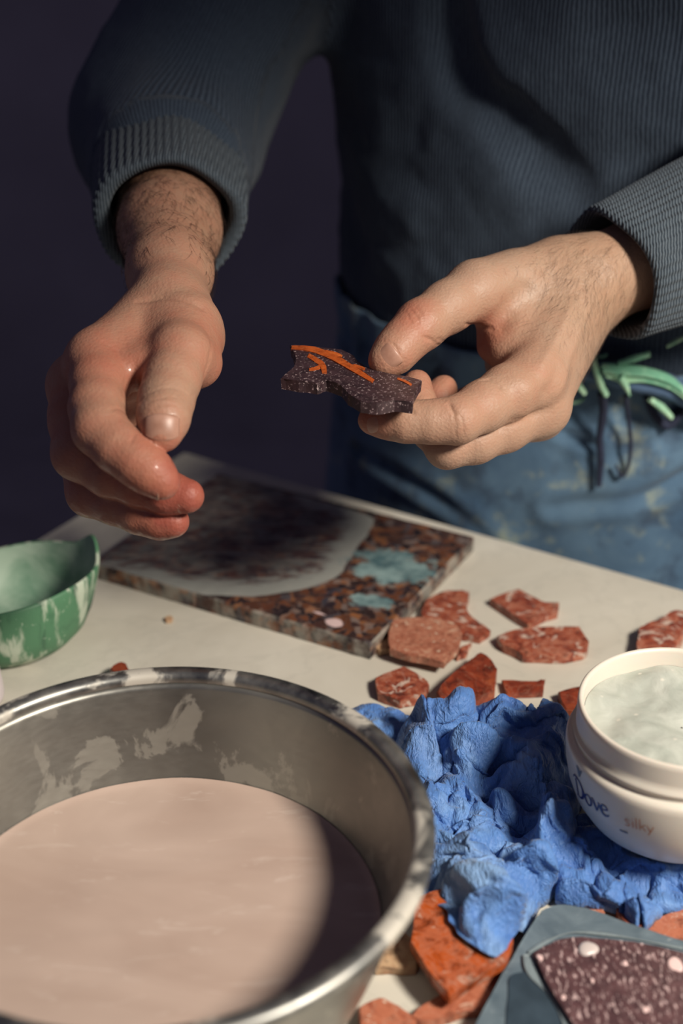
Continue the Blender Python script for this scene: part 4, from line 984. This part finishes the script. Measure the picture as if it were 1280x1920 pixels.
for p, q in zip(fold2[:-1], fold2[1:]): sf.cone(p, q, 0.014, 0.014, 0.022, carve=True)
VS, FS = sf.mesh(); VS = relax(VS, FS, 3, 0.5); VS = VS + vert_normals(VS, FS) * (0.0022 * vnoise(VS, 32, 77, 3))[:, None]
kn = np.c_[(VS - TC) @ LAT, (VS - TC) @ DEP, VS[:, 2]]
for a_, b_, R_ in ((elbow_l, sl_end_l, 0.052), (elbow_r, sl_end_r, 0.055), (sh_l, elbow_l, 0.066), (sh_r, elbow_r, 0.068)):
    ax_ = unit(b_ - a_); t_ = (VS - a_) @ ax_; on = (seg_dist(VS, a_, b_) < R_ * 1.5) & (t_ > -0.03) & (np.abs(torso_d(VS[:, 0], VS[:, 1], VS[:, 2], 0.010)[0]) > 0.012)
    u_ = unit(np.cross(ax_, [0, 0, 1.0])); w_ = np.cross(ax_, u_); q_ = VS - a_
    kn[on] = np.c_[np.arctan2(q_ @ w_, q_ @ u_) * R_, np.zeros(len(VS)), t_][on]
sweater = new_mesh('sweater', VS, FS, m_knit, person, True, {'knit': kn})
def cuff(c0, axis, r_out, length, flare, nrib, seed, tilt=None):
    axis = unit(axis); u = unit(np.cross(axis, [0, 0, 1.0])); w = np.cross(axis, u); nt = nrib * 6
    prof = [(-0.25, r_out * 0.80, 1.0), (0.0, r_out * 0.80, 0.0), (-0.05, r_out * 0.86, 0.0), (-0.07, r_out * 0.93, 0.4), (-0.04, r_out * 0.985, 0.8), (0.06, r_out, 1.0), (0.3, r_out * (1 + 0.3 * flare), 1.0), (0.6, r_out * (1 + 0.65 * flare), 1.0), (1.0, r_out * (1 + flare), 1.0), (1.12, r_out * (1 + 0.8 * flare), 1.0), (1.16, r_out * 0.9, 0.0)]
    prof[0] = (0.9, r_out * 0.80, 0.0)
    T = np.linspace(0, 2 * np.pi, nt, endpoint=False); V = []
    for t in T:
        for s, r, am in prof:
            rib = 0.00055 * am * math.cos(nrib * t); wob = 0.0025 * math.sin(2 * t + seed) + 0.0012 * math.sin(5 * t + seed * 2)
            edge = 0.004 * math.sin(t + seed) + 0.0015 * math.sin(3 * t + seed)
            rr = r + rib + wob * (0.5 + am * 0.5)
            V.append(c0 + axis * (s * length + edge * (1 - max(0, min(1, s)))) + rr * (math.cos(t) * u + math.sin(t) * w))
    o = new_mesh('cuff', V, grid_faces(nt, len(prof), close_u=True)[:, ::-1], m_cuff, sweater, True)
    return o
cuff(cuff_l - fdir_l * 0.004, fdir_l, 0.0405, 0.065, 0.04, 56, 1.0)
cuff(wrist_r + fdir_r * 0.012 + np.array([0.0, 0.004, -0.003]), unit(fdir_r + np.array([0, 0.0, 0.0])), 0.0400, 0.085, 0.20, 52, 2.2)

# ---- apron / work trousers below the waist
def mat_denim():
    m = MB('stained_denim'); co = m.coord()
    n = m.noise(co, 14, 5, 0.6, 0.5); w = m.noise(m.mapping(co, (1, 1, 3)), 300, 3)
    c = m.mix(m.ramp(n, [(0.3, 0.0), (0.7, 1.0)]), srgb(52, 80, 108), srgb(92, 120, 142))
    st = m.ramp(m.noise(co, 46, 5, 0.65, 0.3), [(0.56, 0.0), (0.70, 0.75)]); c = m.mix(st, c, srgb(140, 148, 132))
    dk = m.ramp(m.noise(co, 34, 4, 0.6), [(0.34, 0.6), (0.46, 0.0)]); c = m.mix(dk, c, srgb(36, 50, 72))
    m.set(Base_Color=c, Roughness=0.9, Sheen_Weight=0.1); m.bump(m.math('ADD', w, n), 0.3, 0.0012); return m.m
m_denim = mat_denim()
ang = np.linspace(math.radians(-150), math.radians(150), 260); zz = np.linspace(0.112, -0.62, 220)
A_, Z_ = np.meshgrid(ang, zz, indexing='ij'); az = A_.ravel(); zv = Z_.ravel()
a_r = np.interp(-zv, [-0.11, -0.085, -0.05, 0.1, 0.3, 0.62], [0.188, 0.184, 0.191, 0.198, 0.205, 0.215]); b_r = np.interp(-zv, [-0.11, -0.085, -0.05, 0.1, 0.3, 0.62], [0.142, 0.138, 0.143, 0.146, 0.150, 0.155])
q3 = np.c_[az * 0.18, zv, 0 * az]
disp = 0.0035 * vnoise(q3 * [1, 0.5, 1] + 5, 22, 31, 2) * np.clip((0.1 - zv) / 0.05, 0, 1) + 0.003 * np.sin(az * 34 + 3 * vnoise(q3, 18, 8)) * np.exp(-((zv - 0.09) / 0.025) ** 2)
PA = TC + (np.sin(az) * (a_r + disp))[:, None] * LAT - (np.cos(az) * (b_r + disp))[:, None] * DEP; PA[:, 2] = zv
FA = grid_faces(260, 220)[:, ::-1]; NA = vert_normals(PA, FA)
if (NA[len(NA) // 2] @ TOCAM) < 0: FA = FA[:, ::-1]; NA = -NA
def dent(pxs, depth, width):
    global PA
    pts = smooth_curve([on_body(x, y, 0.008) for x, y in pxs], 20); d = pline_dist(PA, pts)
    PA = PA - NA * (depth * np.exp(-(d / width) ** 2))[:, None] + NA * (0.45 * depth * np.exp(-((d - 2.2 * width) / (1.2 * width)) ** 2))[:, None]
dent([(680, 842), (760, 890), (830, 930), (890, 968), (930, 1010)], 0.006, 0.005)
dent([(1040, 945), (1110, 936), (1200, 925), (1290, 888)], 0.006, 0.005)
dent([(1050, 810), (1085, 825), (1120, 832)], 0.004, 0.003)
dent([(1120, 850), (1200, 840), (1290, 800)], 0.0035, 0.006)
apron = new_mesh('apron', PA, FA, m_denim, person, True)
sol = apron.modifiers.new('thickness', 'SOLIDIFY'); sol.thickness = 0.0018; sol.offset = -1
m_tie = m_plain('blue_tie_cloth', srgb(66, 88, 116), 0.9, noise_amt=0.4, noise_scale=50, bump=0.4)
m_greenp = MB('green_painted_cloth'); _c = m_greenp.coord(); m_greenp.set(Base_Color=m_greenp.mix(m_greenp.ramp(m_greenp.noise(_c, 60, 5), [(0.4, 0.0), (0.6, 1.0)]), srgb(96, 150, 124), srgb(168, 204, 172)), Roughness=0.8); m_greenp = m_greenp.m
m_string = m_plain('dark_string', srgb(30, 36, 58), 0.9, noise_amt=0.3, noise_scale=300)
def strip(name, pxs, rad, mat, off=0.016, flat=0.5, n=28, seg=10):
    pts = smooth_curve([on_body(p[0], p[1], (p[2] if len(p) > 2 else off)) for p in pxs], n); r = np.interp(np.linspace(0, 1, n), np.linspace(0, 1, len(rad)), np.array(rad) / 1000)
    return tube(name, pts, r, mat, apron, seg, flat)
strip('waist_tie', [(985, 690), (1060, 690), (1130, 700), (1190, 712), (1250, 724), (1300, 755), (1360, 790)], [7, 8, 10, 11, 11, 8, 7], m_tie, 0.016, 0.7)
for k_, (dy_, r_) in enumerate(((-7, 3.2), (-1, 3.8), (5, 3.4), (10, 2.6))):
    strip('green_ribbon', [(1128 + 3 * k_, 694 + dy_), (1165 + 2 * k_, 699 + dy_ * 1.3), (1210, 702 + dy_ * 1.1), (1255, 716 + dy_), (1292, 746 + dy_ * 0.6)], [r_, r_ * 1.2, r_, r_ * 0.9, r_ * 0.7], m_greenp, 0.026 + 0.001 * (k_ % 2), 0.6)
strip('green_ribbon', [(1108, 660), (1116, 690), (1126, 720), (1136, 740)], [3.8, 4.4, 4.6, 4.0], m_greenp, 0.026, 0.5)
strip('green_ribbon', [(1074, 705), (1084, 722), (1096, 738)], [3.4, 4.0, 3.0], m_greenp, 0.024, 0.5)
strip('green_ribbon', [(1160, 702), (1172, 722), (1180, 742)], [6, 4.6, 1.2], m_greenp, 0.030, 0.5)
strip('green_ribbon', [(1070, 756), (1085, 752), (1096, 746)], [2, 2.4, 1.6], m_greenp, 0.014, 0.5)
strip('green_ribbon', [(1160, 682), (1190, 672), (1218, 664)], [3, 4, 3], m_greenp, 0.026, 0.5)
strip('green_ribbon', [(1250, 650), (1270, 638), (1290, 628)], [1.6, 2.8, 2.0], m_greenp, 0.018, 0.5)
strip('green_ribbon', [(1218, 748), (1240, 764), (1258, 782)], [3.6, 4.8, 3.4], m_greenp, 0.022, 0.5)
strip('green_ribbon', [(1118, 668), (1130, 668), (1138, 664)], [1.4, 2.2, 1.4], m_greenp, 0.020, 0.5)
strip('hanging_string', [(1128, 738, .026), (1131, 770, .021), (1124, 820, .019), (1126, 860, .019), (1122, 912, .020)], [3.4, 2.9, 2.5, 2.8, 2.0], m_string, 0.012, 0.6)
strip('hanging_string', [(1172, 740, .027), (1178, 790, .021), (1182, 830, .019), (1178, 870, .019), (1166, 894, .020), (1154, 872, .020)], [1.5, 1.3, 1.4, 1.3, 1.2, 1.0], m_string, 0.012, 0.8)
strip('tie_loop', [(1210, 745), (1225, 775), (1248, 795), (1270, 780), (1290, 755)], [3, 6, 7, 6, 3], m_string, 0.010, 0.5)
rebase(person, (TC[0], TC[1], FZ))
# trouser legs down to the floor
m_trouser = m_plain('dark_trousers', srgb(40, 46, 58), 0.95)
for s in (-1, 1):
    hip = TC + LAT * 0.09 * s + [0, 0, -0.02] + DEP * 0.02; foot = TC + LAT * 0.11 * s + [0, 0, FZ + 0.06] + DEP * 0.02
    o = tube('trouser_leg', np.linspace(hip, foot, 12), np.linspace(0.085, 0.062, 12), m_trouser, person, 24)
    o.matrix_parent_inverse = Matrix.Translation(-Vector((TC[0], TC[1], FZ)))
    V, Fb = tube_arrays(smooth_curve([foot + DEP * 0.05 + [0, 0, -0.02], foot + [0, 0, -0.015], foot - DEP * 0.09 + [0, 0, -0.028], foot - DEP * 0.16 + [0, 0, -0.034]], 16), np.interp(np.linspace(0, 1, 16), [0, .1, .4, .85, 1], [0.02, 0.036, 0.038, 0.026, 0.01]), 16)
    V[:, 2] = np.maximum(V[:, 2], FZ + 0.001)
    o = new_mesh('shoe', V, Fb, m_string, person); o.matrix_parent_inverse = Matrix.Translation(-Vector((TC[0], TC[1], FZ)))
tag(person, 'person in a navy knit sweater and stained blue apron, pinching a dark stone', 'person')

# ------------------------------------------------------------------ the inlaid stone held in the hand
def zlev(px, py, d): return float(D(px, py, d)[2])
HZ = zlev(650, 690, 0.694)
m_held = mat_porphyry('dark_purple_porphyry', srgb(40, 28, 32), srgb(66, 47, 51), srgb(180, 158, 158), 560, 0.53, (1, 1, 1))
m_inlay = mat_stone('orange_inlay', [(0.3, srgb(140, 58, 18)), (0.6, srgb(178, 82, 30)), (0.8, srgb(200, 110, 48))], srgb(214, 150, 90), 120, 0.7)
held = empty('inlaid_stone')
HT = 0.006
hp = [(543, 646), (582, 649), (640, 655), (664, 666), (676, 682), (700, 694), (752, 704), (791, 712), (780, 728), (774, 754), (740, 750), (706, 756), (676, 752), (652, 738), (640, 722), (612, 712), (594, 718), (560, 714), (526, 708), (552, 688), (556, 670)]
so = stone('stone_plate', hp, HZ - HT, HT, m_held, None, parent=held, seed=50, jitter=0.0005, bev=0.0004, sub=3)
IZ = HZ + 0.0001
def inlay(pts, width, seed):
    """a strip of orange stone let into the plate along a line"""
    c = smooth_curve(pts, 9); t = np.gradient(c, axis=0); t /= np.linalg.norm(t, axis=1)[:, None]; nn = np.c_[-t[:, 1], t[:, 0]]
    w = np.interp(np.linspace(0, 1, 9), np.linspace(0, 1, len(width)), width)[:, None] / 2
    stone('inlay', [tuple(p) for p in np.vstack([c + nn * w, (c - nn * w)[::-1]])], IZ - 0.0009, 0.0012, m_inlay, None, parent=held, seed=seed, jitter=0.0001, bev=0.0002, sub=1)
inlay([(546, 650), (590, 655), (626, 670), (656, 687), (700, 714)], [6, 11, 12, 11, 8], 51)
inlay([(654, 686), (668, 687), (684, 691)], [6, 8, 5], 52)
inlay([(577, 665), (592, 674), (605, 684), (608, 700)], [8, 9, 11, 9], 53)
inlay([(579, 692), (590, 691), (600, 687)], [4, 6, 6], 56)
inlay([(609, 658), (624, 661), (641, 667)], [3, 6, 4], 54)
inlay([(744, 709), (758, 714), (771, 721)], [3, 5, 4], 55)
hc = U(650, 700, HZ); rebase(held, tuple(hc)); tag(held, 'dark purple stone piece with orange inlaid strips held between thumb and finger', 'stone piece')
